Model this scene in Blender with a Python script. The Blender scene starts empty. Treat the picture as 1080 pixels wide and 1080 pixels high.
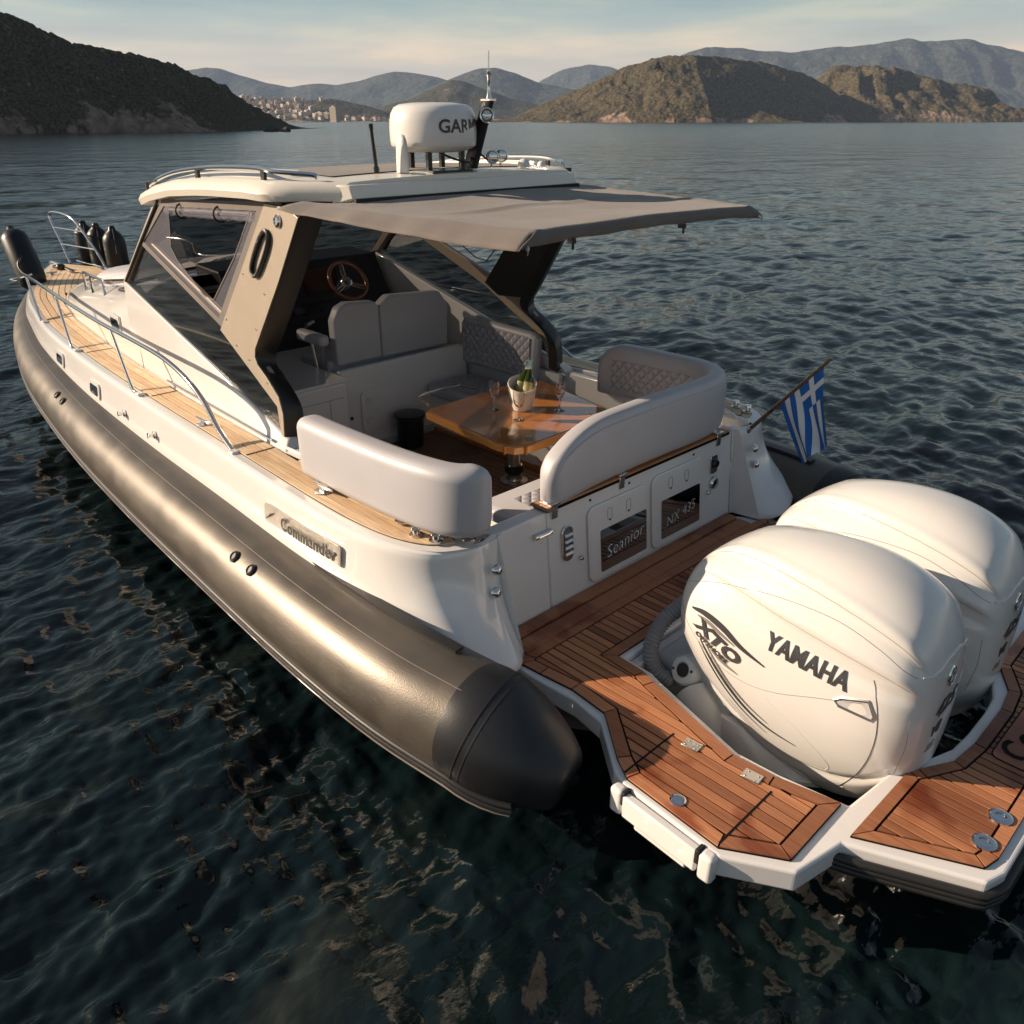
import bpy, bmesh, math, random
import numpy as np
from mathutils import Vector, Matrix, noise as mnoise
from mathutils.bvhtree import BVHTree
R = math.radians
S = bpy.context.scene
COL = S.collection
random.seed(7); np.random.seed(7)
# ------------------------------------------------------------------ camera
CAM = Vector((-2.47, 3.39, 2.9))
F = Vector((0.64904235, -0.62567579, -0.43275146)); RT = Vector((-0.69402838, -0.71994764, 0)); UP = Vector((0.31155839, -0.30034179, 0.90151327))
cd = bpy.data.cameras.new('camera'); cam = bpy.data.objects.new('camera', cd); COL.objects.link(cam)
m = Matrix((RT, UP, -F)).transposed().to_4x4(); m.translation = CAM; cam.matrix_world = m
cd.sensor_width = 36; cd.lens = 36*860.37/1080; cd.clip_start = .05; cd.clip_end = 60000
S.camera = cam
# ------------------------------------------------------------------ light
SUN_AZ, SUN_EL = R(41), R(22)          # azimuth from the bow (+X) towards port (+Y)
sd = Vector((math.cos(SUN_EL)*math.cos(SUN_AZ), math.cos(SUN_EL)*math.sin(SUN_AZ), math.sin(SUN_EL)))
sl = bpy.data.lights.new('sun', 'SUN'); sun = bpy.data.objects.new('sun', sl); COL.objects.link(sun)
sl.energy = 4.3; sl.angle = R(.5); sl.color = (1, .80, .60)
sun.rotation_euler = sd.to_track_quat('Z', 'Y').to_euler()
W = bpy.data.worlds.new('World'); S.world = W; W.use_nodes = True
nt = W.node_tree; N = nt.nodes; L = nt.links
bg = N['Background']; sky = N.new('ShaderNodeTexSky'); sky.sky_type = 'NISHITA'; sky.sun_disc = False
sky.sun_elevation = SUN_EL; sky.sun_rotation = math.pi/2 - SUN_AZ; sky.air_density = 1.0; sky.dust_density = 2.0; sky.ozone_density = 1.2
SKY_K = .05
bg.inputs[1].default_value = 1.0
sc = N.new('ShaderNodeVectorMath'); sc.operation = 'SCALE'; sc.inputs['Scale'].default_value = SKY_K; L.new(sky.outputs[0], sc.inputs[0])
tc = N.new('ShaderNodeTexCoord'); sep = N.new('ShaderNodeSeparateXYZ'); L.new(tc.outputs['Generated'], sep.inputs[0])
mp = N.new('ShaderNodeMapping'); mp.inputs['Scale'].default_value = (3.0, 3.0, 22); L.new(tc.outputs['Generated'], mp.inputs[0])
ns = N.new('ShaderNodeTexNoise'); ns.inputs['Scale'].default_value = 1.6; ns.inputs['Detail'].default_value = 6; ns.inputs['Roughness'].default_value = .55; L.new(mp.outputs[0], ns.inputs[0])
rampc = N.new('ShaderNodeValToRGB'); L.new(sep.outputs['Z'], rampc.inputs[0])      # thin evening overcast by elevation
def ramp(r, stops):
    e = r.color_ramp.elements
    while len(e) > 1: e.remove(e[-1])
    e[0].position = stops[0][0]; e[0].color = (*stops[0][1], 1)
    for p, c in stops[1:]:
        x = e.new(p); x.color = (*c, 1)
ramp(rampc, [(0, (.54, .42, .31)), (.045, (.54, .44, .32)), (.07, (.44, .40, .32)), (.095, (.29, .33, .295)), (.125, (.18, .25, .25)), (.17, (.14, .20, .21)), (.4, (.088, .115, .150)), (1, (.066, .09, .125))])
cl = N.new('ShaderNodeValToRGB'); L.new(ns.outputs[0], cl.inputs[0]); ramp(cl, [(.30, (.78, .83, .88)), (.46, (.95, .97, 1)), (.54, (1.08, 1.04, .99)), (.66, (1.38, 1.2, 1.04))])
mul = N.new('ShaderNodeMix'); mul.data_type = 'RGBA'; mul.blend_type = 'MULTIPLY'; mul.inputs[0].default_value = 1; L.new(rampc.outputs[0], mul.inputs[6]); L.new(cl.outputs[0], mul.inputs[7])
mx = N.new('ShaderNodeMix'); mx.data_type = 'RGBA'; mx.inputs[0].default_value = .80; L.new(sc.outputs[0], mx.inputs[6]); L.new(mul.outputs[2], mx.inputs[7]); L.new(mx.outputs[2], bg.inputs[0])
S.view_settings.view_transform = 'Standard'; S.view_settings.look = 'None'; S.view_settings.gamma = 1; S.view_settings.exposure = 0.94
S.render.engine = 'CYCLES'; S.cycles.max_bounces = 8; S.cycles.volume_bounces = 0; S.cycles.transparent_max_bounces = 12
# ------------------------------------------------------------------ materials
def mat(name, col, rough=.5, metal=0, spec=.5, coat=0, var=0, vscale=8, bump=0, bscale=60, emis=None, alpha=1, trans=0, col2=None, sheen=0, rvar=0, crough=.05):
    M = bpy.data.materials.new(name); M.use_nodes = True; t = M.node_tree; b = t.nodes['Principled BSDF']
    b.inputs['Base Color'].default_value = (*col, 1); b.inputs['Roughness'].default_value = rough; b.inputs['Metallic'].default_value = metal
    b.inputs['Specular IOR Level'].default_value = spec; b.inputs['Coat Weight'].default_value = coat; b.inputs['Coat Roughness'].default_value = crough
    b.inputs['Alpha'].default_value = alpha; b.inputs['Transmission Weight'].default_value = trans
    if sheen: b.inputs['Sheen Weight'].default_value = sheen; b.inputs['Sheen Roughness'].default_value = .4
    tc = t.nodes.new('ShaderNodeTexCoord')
    if var or col2 or rvar:
        n = t.nodes.new('ShaderNodeTexNoise'); n.inputs['Scale'].default_value = vscale; n.inputs['Detail'].default_value = 5; t.links.new(tc.outputs['Object'], n.inputs[0])
        r = t.nodes.new('ShaderNodeValToRGB'); c2 = col2 or tuple(max(0, c*(1-var)) for c in col); c1 = tuple(min(1, c*(1+var)) for c in col) if not col2 else col
        ramp(r, [(.35, c2), (.65, c1)]); t.links.new(n.outputs[0], r.inputs[0]); t.links.new(r.outputs[0], b.inputs['Base Color'])
        if rvar:
            mr = t.nodes.new('ShaderNodeMapRange'); mr.inputs[1].default_value = .3; mr.inputs[2].default_value = .7; mr.inputs[3].default_value = rough; mr.inputs[4].default_value = rough+rvar
            t.links.new(n.outputs[0], mr.inputs[0]); t.links.new(mr.outputs[0], b.inputs['Roughness'])
    if bump:
        n2 = t.nodes.new('ShaderNodeTexNoise'); n2.inputs['Scale'].default_value = bscale; n2.inputs['Detail'].default_value = 4; t.links.new(tc.outputs['Object'], n2.inputs[0])
        bp = t.nodes.new('ShaderNodeBump'); bp.inputs['Strength'].default_value = bump; bp.inputs['Distance'].default_value = .01; t.links.new(n2.outputs[0], bp.inputs['Height']); t.links.new(bp.outputs[0], b.inputs['Normal'])
    return M
def teak(name, c1, c2, stain, rough=.55, sscale=2.2, wet=.0):
    """wood: one tone per plank (random per island), long grain, water stains"""
    M = bpy.data.materials.new(name); M.use_nodes = True; t = M.node_tree; b = t.nodes['Principled BSDF']; k = t.links.new
    g = t.nodes.new('ShaderNodeNewGeometry'); tc = t.nodes.new('ShaderNodeTexCoord'); r = t.nodes.new('ShaderNodeValToRGB'); ramp(r, [(0, c1), (1, c2)]); k(g.outputs['Random Per Island'], r.inputs[0])
    mp = t.nodes.new('ShaderNodeMapping'); mp.inputs['Scale'].default_value = (4, 90, 90); k(tc.outputs['Object'], mp.inputs[0])
    n = t.nodes.new('ShaderNodeTexNoise'); n.inputs['Scale'].default_value = 1; n.inputs['Detail'].default_value = 5; n.inputs['Distortion'].default_value = .4; k(mp.outputs[0], n.inputs[0])
    gr = t.nodes.new('ShaderNodeValToRGB'); ramp(gr, [(.3, (.68, .62, .58)), (.7, (1.18, 1.15, 1.12))]); k(n.outputs[0], gr.inputs[0])
    m1 = t.nodes.new('ShaderNodeMix'); m1.data_type = 'RGBA'; m1.blend_type = 'MULTIPLY'; m1.inputs[0].default_value = .8; k(r.outputs[0], m1.inputs[6]); k(gr.outputs[0], m1.inputs[7])
    n2 = t.nodes.new('ShaderNodeTexNoise'); n2.inputs['Scale'].default_value = sscale; n2.inputs['Detail'].default_value = 3; k(tc.outputs['Object'], n2.inputs[0])
    sr = t.nodes.new('ShaderNodeValToRGB'); ramp(sr, [(.53, (0, 0, 0)), (.60, (1, 1, 1))]); k(n2.outputs[0], sr.inputs[0])
    m2 = t.nodes.new('ShaderNodeMix'); m2.data_type = 'RGBA'; m2.blend_type = 'MULTIPLY'; k(sr.outputs[0], m2.inputs[0]); k(m1.outputs[2], m2.inputs[6]); m2.inputs[7].default_value = (*stain, 1)
    k(m2.outputs[2], b.inputs['Base Color'])
    mr = t.nodes.new('ShaderNodeMapRange'); mr.inputs[3].default_value = rough; mr.inputs[4].default_value = rough-wet; k(sr.outputs[0], mr.inputs[0]); k(mr.outputs[0], b.inputs['Roughness'])
    bp = t.nodes.new('ShaderNodeBump'); bp.inputs['Strength'].default_value = .25; bp.inputs['Distance'].default_value = .002; k(n.outputs[0], bp.inputs['Height']); k(bp.outputs[0], b.inputs['Normal'])
    return M
def quilt(name, col, pitch=.055):
    M = bpy.data.materials.new(name); M.use_nodes = True; t = M.node_tree; b = t.nodes['Principled BSDF']; k = t.links.new
    b.inputs['Base Color'].default_value = (*col, 1); b.inputs['Roughness'].default_value = .48
    uv = t.nodes.new('ShaderNodeUVMap'); s = t.nodes.new('ShaderNodeSeparateXYZ'); k(uv.outputs[0], s.inputs[0])
    def M2(op, a, bb=None):
        n = t.nodes.new('ShaderNodeMath'); n.operation = op
        for i, q in enumerate((a, bb)):
            if q is None: continue
            if isinstance(q, (int, float)): n.inputs[i].default_value = q
            else: k(q, n.inputs[i])
        return n.outputs[0]
    A = M2('ADD', s.outputs[0], s.outputs[1]); B = M2('SUBTRACT', s.outputs[0], s.outputs[1])
    a = M2('ABSOLUTE', M2('SINE', M2('MULTIPLY', A, math.pi/pitch/1.4))); c = M2('ABSOLUTE', M2('SINE', M2('MULTIPLY', B, math.pi/pitch/1.4)))
    h = M2('POWER', M2('MULTIPLY', a, c), .5)
    bp = t.nodes.new('ShaderNodeBump'); bp.inputs['Strength'].default_value = 1; bp.inputs['Distance'].default_value = .012; k(h, bp.inputs['Height']); k(bp.outputs[0], b.inputs['Normal'])
    return M
gel = mat('gelcoat_white', (.75, .725, .70), .16, coat=.6, var=.015, vscale=3)
gelo = mat('outboard_white', (.70, .675, .64), .24, coat=.7, var=.01)
gelg = mat('bracket_grey_white', (.50, .50, .50), .35, coat=.2)
roofw = mat('roof_white', (.74, .69, .60), .35, coat=.2)
TR = teak('teak_red', (.22, .080, .034), (.52, .225, .105), (.62, .42, .33), .5, 2.6, .22)
TP = teak('teak_pale', (.66, .47, .29), (.80, .62, .41), (.93, .9, .86), .6, 3)
TD = teak('teak_red_shaded', (.22, .12, .07), (.33, .19, .115), (.7, .6, .55), .55)  # same wood as the red teak, with the cockpit's shade put into its tone
caulk = mat('black_caulk', (.008, .0075, .0075), .8, spec=.15)
wheelw = mat('wheel_wood', (.20, .06, .018), .2, coat=1)
tubem = mat('tube_bronze_grey', (.108, .094, .078), .34, metal=.5, var=.10, vscale=5, bump=.12, bscale=160, rvar=.1)
cone_m = mat('cone_black', (.016, .016, .018), .40, bump=.05, bscale=120)
rub = mat('rubber_black', (.02, .019, .019), .45)
rub2 = mat('strake_grey', (.22, .18, .16), .35)
chrome = mat('polished_steel', (.72, .70, .68), .12, metal=1)
chrome2 = mat('brushed_steel', (.55, .53, .50), .28, metal=1)
mirror = mat('mirror_plate', (.78, .72, .64), .34, metal=.9, bump=.3, bscale=30)
glassd = mat('tinted_glass', (.010, .011, .012), .03, coat=1, spec=.8)
glasst = mat('side_tint', (.010, .012, .013), .02, coat=1, alpha=.62)
tan = mat('arch_tan', (.33, .27, .205), .42, coat=.15, var=.03)
dark = mat('arch_black', (.014, .013, .012), .4, bump=.1)
canv = mat('canvas_taupe', (.165, .14, .125), .85, var=.10, vscale=3.5, bump=.35, bscale=260, sheen=.2)
vin = mat('vinyl_mauve', (.44, .43, .45), .45, bump=.08, bscale=220, var=.03, vscale=3)
vinq = quilt('vinyl_quilted', (.43, .41, .44))
wood = mat('varnished_mahogany', (.50, .19, .045), .16, coat=1, col2=(.42, .15, .036), vscale=9)
woodt = mat('varnished_edge', (.62, .26, .055), .14, coat=1)
rail_wood = teak('teak_rail', (.45, .20, .08), (.55, .26, .11), (.8, .7, .6), .45)
plast = mat('white_plastic', (.66, .65, .62), .35)
blackp = mat('black_plastic', (.015, .015, .016), .32)
blackm = mat('matt_black', (.012, .012, .012), .7)
dashm = mat('dash_black', (.02, .019, .02), .45)
screen = mat('dark_screen', (.006, .006, .008), .08, coat=1)
red_screen = mat('dim_red_screen', (.035, .008, .008), .1, coat=1)
decal = mat('decal_dark', (.05, .05, .052), .3)
decal_l = mat('decal_grey', (.33, .30, .28), .25, metal=.4)
decal_w = mat('decal_white', (.8, .8, .8), .3)
seam = mat('seam_grey', (.25, .23, .21), .4)
rope = mat('rope_black', (.02, .02, .02), .8)
fend = mat('fender_black', (.004, .004, .005), .42, spec=.4)
blue = mat('flag_blue', (.012, .13, .46), .75, bump=.2, bscale=200)
whitec = mat('flag_white', (.75, .75, .75), .75, bump=.2, bscale=200)
staffm = mat('staff_wood', (.16, .075, .035), .3, coat=.7)
bucket_m = mat('bucket_cream', (.72, .68, .58), .3)
bott = mat('bottle_green', (.03, .045, .01), .06, coat=1)
foil = mat('foil_pale', (.45, .56, .52), .3, metal=.5)
hosem = mat('hose_grey', (.22, .22, .23), .45)
gl = bpy.data.materials.new('clear_glass'); gl.use_nodes = True
_b = gl.node_tree.nodes['Principled BSDF']; _b.inputs['Transmission Weight'].default_value = 1; _b.inputs['Roughness'].default_value = .02; _b.inputs['IOR'].default_value = 1.42; _b.inputs['Base Color'].default_value = (.98, .95, .93, 1)
def film(name, col, a, rough):
    M = mat(name, col, rough, alpha=a, bump=.6, bscale=14); return M
vinyl_clear = film('clear_vinyl', (.62, .60, .70), .16, .05)
vinyl_hem = film('vinyl_film', (.5, .52, .56), .10, .08)
wsm = mat('windscreen_tint', (.01, .011, .012), .03, coat=1, alpha=.86)
# ------------------------------------------------------------------ mesh helpers
class MB:
    def __init__(s): s.v = []; s.f = []; s.uv = {}
    def add(s, vs, fs, uvs=None):
        o = len(s.v); s.v += [tuple(v) for v in vs]
        for i, f in enumerate(fs):
            if uvs: s.uv[len(s.f)] = [uvs[j] for j in f]
            s.f.append(tuple(o+j for j in f))
        return s
    def box(s, c, d, rz=0, ry=0, rx=0):
        M = Matrix.Rotation(rz, 3, 'Z') @ Matrix.Rotation(ry, 3, 'Y') @ Matrix.Rotation(rx, 3, 'X'); c = Vector(c); vs = []
        for x in (-.5, .5):
            for y in (-.5, .5):
                for z in (-.5, .5): vs.append(c + M @ Vector((x*d[0], y*d[1], z*d[2])))
        return s.add(vs, [(0, 1, 3, 2), (4, 6, 7, 5), (0, 4, 5, 1), (2, 3, 7, 6), (0, 2, 6, 4), (1, 5, 7, 3)])
    def loft(s, rings, closed=True, caps=True, uv=False):
        n = len(rings[0]); vs = [p for r in rings for p in r]; fs = []
        for i in range(len(rings)-1):
            for j in range(n if closed else n-1):
                a = i*n+j; b = i*n+(j+1) % n; fs.append((a, b, b+n, a+n))
        if caps and closed: fs.append(tuple(range(n))[::-1]); fs.append(tuple((len(rings)-1)*n+j for j in range(n)))
        uvs = None
        if uv:
            uvs = []; U = 0
            for i, r in enumerate(rings):
                if i: U += (Vector(r[0])-Vector(rings[i-1][0])).length
                V = 0
                for j, p in enumerate(r):
                    if j: V += (Vector(p)-Vector(r[j-1])).length
                    uvs.append((U, V))
        return s.add(vs, fs, uvs)
    def tube(s, pts, r, n=10, caps=True, closed=False):
        pts = [Vector(p) for p in pts]; rs = r if isinstance(r, (list, tuple)) else [r]*len(pts); rings = []; up = None
        m = len(pts)
        for i, p in enumerate(pts):
            if closed: t = pts[(i+1) % m]-pts[i-1]
            else: t = pts[min(i+1, m-1)]-pts[max(i-1, 0)]
            t.normalize()
            if up is None:
                up = Vector((0, 0, 1)) if abs(t.z) < .9 else Vector((1, 0, 0))
            x = t.cross(up).normalized(); up = x.cross(t).normalized()
            rings.append([p + (x*math.cos(a)+up*math.sin(a))*rs[i] for a in [2*math.pi*k/n for k in range(n)]])
        if closed: rings.append(rings[0]); return s.loft(rings, caps=False)
        return s.loft(rings, caps=caps)
    def lathe(s, prof, c=(0, 0, 0), n=32, axis=None, sq=None):
        """prof: (radius, height) pairs; axis: direction"""
        ax = Vector(axis or (0, 0, 1)).normalized(); q = ax.to_track_quat('Z', 'Y'); c = Vector(c)
        rings = [[c + q @ Vector((r*math.cos(2*math.pi*k/n), r*math.sin(2*math.pi*k/n), h)) for k in range(n)] for r, h in prof]
        return s.loft(rings)
    def prism(s, poly, z0, z1):
        n = len(poly); return s.add([(x, y, z0) for x, y in poly]+[(x, y, z1) for x, y in poly], [tuple(range(n))[::-1], tuple(range(n, 2*n))]+[(i, (i+1) % n, (i+1) % n+n, i+n) for i in range(n)])
    def slab(s, poly3, nrm, th):
        """extrude a 3-D polygon by th along nrm"""
        nv = Vector(nrm).normalized()*th; n = len(poly3); a = [Vector(p) for p in poly3]
        return s.add(a+[p+nv for p in a], [tuple(range(n))[::-1], tuple(range(n, 2*n))]+[(i, (i+1) % n, (i+1) % n+n, i+n) for i in range(n)])
    def build(s, name, m, parent=None, smooth=40, bevel=0, bseg=2, sub=0, mirror_y=False):
        v = s.v; f = s.f
        if mirror_y: v = [(a, -b, c) for a, b, c in v]; f = [t[::-1] for t in f]
        me = bpy.data.meshes.new(name); me.from_pydata(v, [], f); 
        if s.uv:
            ul = me.uv_layers.new(name='UVMap')
            for p in me.polygons:
                if p.index in s.uv:
                    q = s.uv[p.index]; q = q[::-1] if mirror_y else q
                    for li, c in zip(p.loop_indices, q): ul.data[li].uv = c
        b = bmesh.new(); b.from_mesh(me)
        if not s.uv: bmesh.ops.remove_doubles(b, verts=b.verts, dist=1e-5)
        bmesh.ops.recalc_face_normals(b, faces=b.faces); b.to_mesh(me); b.free()
        me.materials.append(m)
        if smooth:
            me.shade_smooth(); me.set_sharp_from_angle(angle=R(smooth))
        o = bpy.data.objects.new(name, me); COL.objects.link(o); 
        if bevel:
            w = o.modifiers.new('bevel', 'BEVEL'); w.width = bevel; w.segments = bseg; w.limit_method = 'ANGLE'; w.angle_limit = R(35); w.harden_normals = False
        if sub:
            w = o.modifiers.new('sub', 'SUBSURF'); w.levels = sub; w.render_levels = sub
        if parent: 
            o.parent = parent; o.matrix_parent_inverse = parent.matrix_world.inverted() if False else Matrix.Identity(4)
            o.location = -_abs(parent)
        return o
def _abs(o):
    v = Vector((0, 0, 0))
    while o: v += o.location; o = o.parent
    return v
def tag(o, label=None, cat=None, group=None, kind=None):
    if label: o['label'] = label
    if cat: o['category'] = cat
    if group: o['group'] = group
    if kind: o['kind'] = kind
    return o
def empty(name, loc, label, cat, group=None):
    o = bpy.data.objects.new(name, None); COL.objects.link(o); o.location = loc; o.empty_display_size = .1; return tag(o, label, cat, group)
def copy_tree(o, parent=None):
    c = o.copy(); COL.objects.link(c)
    if parent: c.parent = parent
    for ch in list(o.children): copy_tree(ch, c)
    return c
def catmull(pts, n=8, closed=False):
    P = [Vector(p) for p in pts]; out = []; m = len(P)
    for i in range(m if closed else m-1):
        p0 = P[(i-1) % m] if closed or i > 0 else P[0]*2-P[1]; p1 = P[i]; p2 = P[(i+1) % m]; p3 = P[(i+2) % m] if closed or i+2 < m else P[-1]*2-P[-2]
        for k in range(n):
            t = k/n; out.append(.5*((2*p1)+(p2-p0)*t+(2*p0-5*p1+4*p2-p3)*t*t+(3*p1-p0-3*p2+p3)*t**3))
    if not closed: out.append(P[-1])
    return out
def rrect(w, h, r, n=4):
    o = []
    for cx, cy, a0 in ((w/2-r, h/2-r, 0), (-w/2+r, h/2-r, 90), (-w/2+r, -h/2+r, 180), (w/2-r, -h/2+r, 270)):
        for k in range(n+1): a = R(a0+90*k/n); o.append((cx+r*math.cos(a), cy+r*math.sin(a)))
    return o
def offset_poly(poly, d):
    """inward offset of a counter-clockwise 2-D polygon"""
    n = len(poly); A = sum(poly[i][0]*poly[(i+1) % n][1]-poly[(i+1) % n][0]*poly[i][1] for i in range(n)); sg = 1 if A > 0 else -1; out = []
    for i in range(n):
        p = Vector(poly[i]); a = (p-Vector(poly[i-1])).normalized(); b = (Vector(poly[(i+1) % n])-p).normalized()
        na = Vector((-a.y, a.x))*sg; nb = Vector((-b.y, b.x))*sg; bis = (na+nb); l = bis.length; bis = bis/l; out.append(tuple(p+bis*(d/max(.35, bis.dot(na)))))
    return out
def clip(poly, axis, v, keep):
    out = []; n = len(poly)
    for i in range(n):
        a = poly[i]; b = poly[(i+1) % n]; da = (a[axis]-v)*keep; db = (b[axis]-v)*keep
        if da >= 0: out.append(a)
        if (da > 0 > db) or (da < 0 < db):
            t = da/(da-db); out.append((a[0]+(b[0]-a[0])*t, a[1]+(b[1]-a[1])*t))
    return out
def planked(poly, z, th=.008, bw=.07, w=.052, gap=.008, axis=1, border=True, sy=1):
    """planks (one island each) with a mitred border, for a 2-D polygon"""
    mb = MB(); n = len(poly); inn = offset_poly(poly, bw) if border else poly
    if border:
        po = offset_poly(poly, .001); pi = offset_poly(poly, bw-gap)
        for i in range(n):
            a, b = Vector(po[i]), Vector(po[(i+1) % n]); c, d = Vector(pi[(i+1) % n]), Vector(pi[i]); e = (b-a).normalized()*gap*.4
            if (b-a).length < .03: e *= 0
            mb.prism([tuple(a+e), tuple(b-e), tuple(c-e), tuple(d+e)], z, z+th)
    lo = min(p[axis] for p in inn); hi = max(p[axis] for p in inn); k0 = math.floor(lo/w)
    for k in range(k0, math.ceil(hi/w)+1):
        q = clip(clip(inn, axis, k*w+gap/2, 1), axis, (k+1)*w-gap/2, -1)
        if len(q) > 2: mb.prism(q, z, z+th)
    return mb
def text_mesh(txt, size, off=0, shear=0, sx=1, ext=.001, res=3, space=1):
    cu = bpy.data.curves.new('t', 'FONT'); cu.body = txt; cu.size = size; cu.offset = off; cu.shear = shear; cu.extrude = ext; cu.resolution_u = res; cu.align_x = 'LEFT'; cu.space_character = space
    o = bpy.data.objects.new('t', cu); COL.objects.link(o); dg = bpy.context.evaluated_depsgraph_get(); me = bpy.data.meshes.new_from_object(o.evaluated_get(dg))
    v = [(p.co.x*sx, p.co.y, p.co.z) for p in me.vertices]; f = [tuple(p.vertices) for p in me.polygons]
    bpy.data.objects.remove(o); bpy.data.curves.remove(cu); bpy.data.meshes.remove(me); return v, f
def place_text(txt, size, org, ux, uy, name, m, parent, **kw):
    v, f = text_mesh(txt, size, **kw); org = Vector(org); ux = Vector(ux).normalized(); uy = Vector(uy); uy = (uy-ux*uy.dot(ux)).normalized(); nz = ux.cross(uy)
    mb = MB(); mb.add([org+ux*a+uy*b+nz*c for a, b, c in v], f); return mb.build(name, m, parent, smooth=0)
def sweep(path, prof, closed_prof=True, ends=0, up=(0, 0, 1), uv=False):
    """sweep a (n, z) profile along a path; n is to the left of travel.  ends>0 rounds both ends over that length"""
    P = [Vector(p) for p in path]; m = len(P); rings = []; U = Vector(up)
    Ls = [0]
    for i in range(1, m): Ls.append(Ls[-1]+(P[i]-P[i-1]).length)
    T = Ls[-1]; cz = sum(z for _, z in prof)/len(prof); cn = sum(a for a, _ in prof)/len(prof)
    for i, p in enumerate(P):
        t = (P[min(i+1, m-1)]-P[max(i-1, 0)]).normalized(); nrm = U.cross(t).normalized(); k = 1
        if ends:
            d = min(Ls[i], T-Ls[i]); k = math.sqrt(max(0.02, 1-(1-min(1, d/ends))**2))
        rings.append([p+nrm*(cn+(a-cn)*k)+U*(cz+(z-cz)*(.55+.45*k)) for a, z in prof])
    mb = MB(); mb.loft(rings, uv=uv); return mb
def resample(path, n):
    P = [Vector(p) for p in path]; Ls = [0]
    for i in range(1, len(P)): Ls.append(Ls[-1]+(P[i]-P[i-1]).length)
    out = []
    for k in range(n):
        s = Ls[-1]*k/(n-1); j = 0
        while j < len(P)-2 and Ls[j+1] < s: j += 1
        t = (s-Ls[j])/max(1e-9, Ls[j+1]-Ls[j]); out.append(P[j].lerp(P[j+1], min(1, t)))
    return out
# ================================================================== SETTING (water, land) is in build_setting(), the boat follows
P = .55; WL = .20
boat = empty('motorboat', (0, 0, 0), 'white rigid inflatable motorboat with bronze grey tubes, teak decks, hardtop and twin white outboard engines', 'boat')
# gunwale of the port side, transom corner to bow
Gp = catmull([(.05, 1.05, 1.12), (.02, 1.17, 1.12), (.05, 1.31, 1.125), (.13, 1.43, 1.13), (.32, 1.52, 1.135), (.6, 1.56, 1.14), (1.0, 1.57, 1.15), (2, 1.53, 1.15), (3.14, 1.485, 1.15), (4.6, 1.40, 1.15), (6.03, 1.26, 1.15), (7.0, 1.09, 1.15), (7.72, .93, 1.155), (8.5, .66, 1.16), (9.1, .41, 1.165), (9.55, .20, 1.17), (9.82, .06, 1.17), (9.86, 0, 1.17)], 6)
Bp = catmull([(-.16, 1.075, .555), (-.24, 1.16, .57), (-.27, 1.29, .61), (-.17, 1.44, .69), (.12, 1.54, .77), (.5, 1.595, .80), (1.0, 1.61, .81), (2, 1.57, .81), (3.14, 1.53, .82), (4.6, 1.45, .84), (6.03, 1.31, .88), (7.0, 1.15, .92), (7.72, .99, .96), (8.5, .72, 1.0), (9.1, .47, 1.03), (9.55, .25, 1.04), (9.86, .07, 1.04), (9.9, 0, 1.04)], 6)
def lerp(a, b, t): return a+(b-a)*t
def yc(x):   # edge of the cabin trunk on deck
    return float(np.interp(x, [1.0, 1.55, 3.11, 4.79, 6.13, 6.9, 7.5, 7.85, 8.05, 8.12], [1.30, 1.28, 1.21, 1.08, .93, .78, .58, .38, .18, 0]))
def hull_side(sy):
    rings = []
    for i in range(len(Gp)):
        a, b = Gp[i], Bp[i]; fl = max(0, 1-max(0, (a.x-.0))/.9); ring = []
        tang = (Gp[min(i+1, len(Gp)-1)]-Gp[max(i-1, 0)]).normalized(); nrm = Vector((-tang.y, tang.x, 0))   # outwards
        if sy: pass
        for k, t in enumerate((0, .02, .06, .2, .35, .5, .65, .78, .88, .95, 1)):
            e = t**(1+1.3*fl); q = Vector((lerp(a.x, b.x, e), lerp(a.y, b.y, e), lerp(a.z, b.z, t)))
            if k == 0: q += Vector((0, 0, .012))-nrm*.03
            if k == 1: q.z = a.z+.006; q -= nrm*.006
            ring.append(q)
        ring.append(Vector((b.x, b.y, b.z))-nrm*.10-Vector((0, 0, .06)))
        rings.append(ring)
    # transom pillar face: joins the corner to the transom wall
    mb = MB(); mb.loft(rings, closed=False, caps=False); return mb
hull = hull_side(1).build('hull_side', gel, boat, smooth=55, sub=1)
hull2 = hull_side(1).build('hull_side', gel, boat, smooth=55, sub=1, mirror_y=True)
# nameplate
def onhull(x, z):
    for i in range(len(Gp)-1):
        if Gp[i].x <= x <= Gp[i+1].x and Gp[i].x > .1:
            t = (x-Gp[i].x)/(Gp[i+1].x-Gp[i].x); a = Gp[i].lerp(Gp[i+1], t); b = Bp[i].lerp(Bp[i+1], t); k = (a.z-z)/(a.z-b.z); return Vector((x, lerp(a.y, b.y, k), z))
np_ = MB(); rr = rrect(.72, .105, .018)
pts = []
for a, b in rr: q = onhull(.955+a, 1.0+b-.0*a); pts.append(q+Vector((0, .012, 0)))
np_.slab(pts, (0, 1, 0), .006); plate = np_.build('nameplate', mirror, hull, smooth=0)
v, f = text_mesh('Commander', .094, off=.0026, res=3, space=1.08); tb = MB(); tb.add([onhull(1.13-a*1.0, .967+b)+Vector((0, .0200+c, 0)) for a, b, c in v], f); tb.build('lettering', decal, plate, smooth=0)
sw = MB()
for k in range(3): sw.tube([onhull(1.27-.02*k-a, .965+b)+Vector((0, .0195, 0)) for a, b in ((-.03, .012*k), (0, .02+.012*k), (.03, .05+.006*k))], [.0015, .004, .001], 5)
sw.build('plate_emblem', decal, plate)
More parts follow.
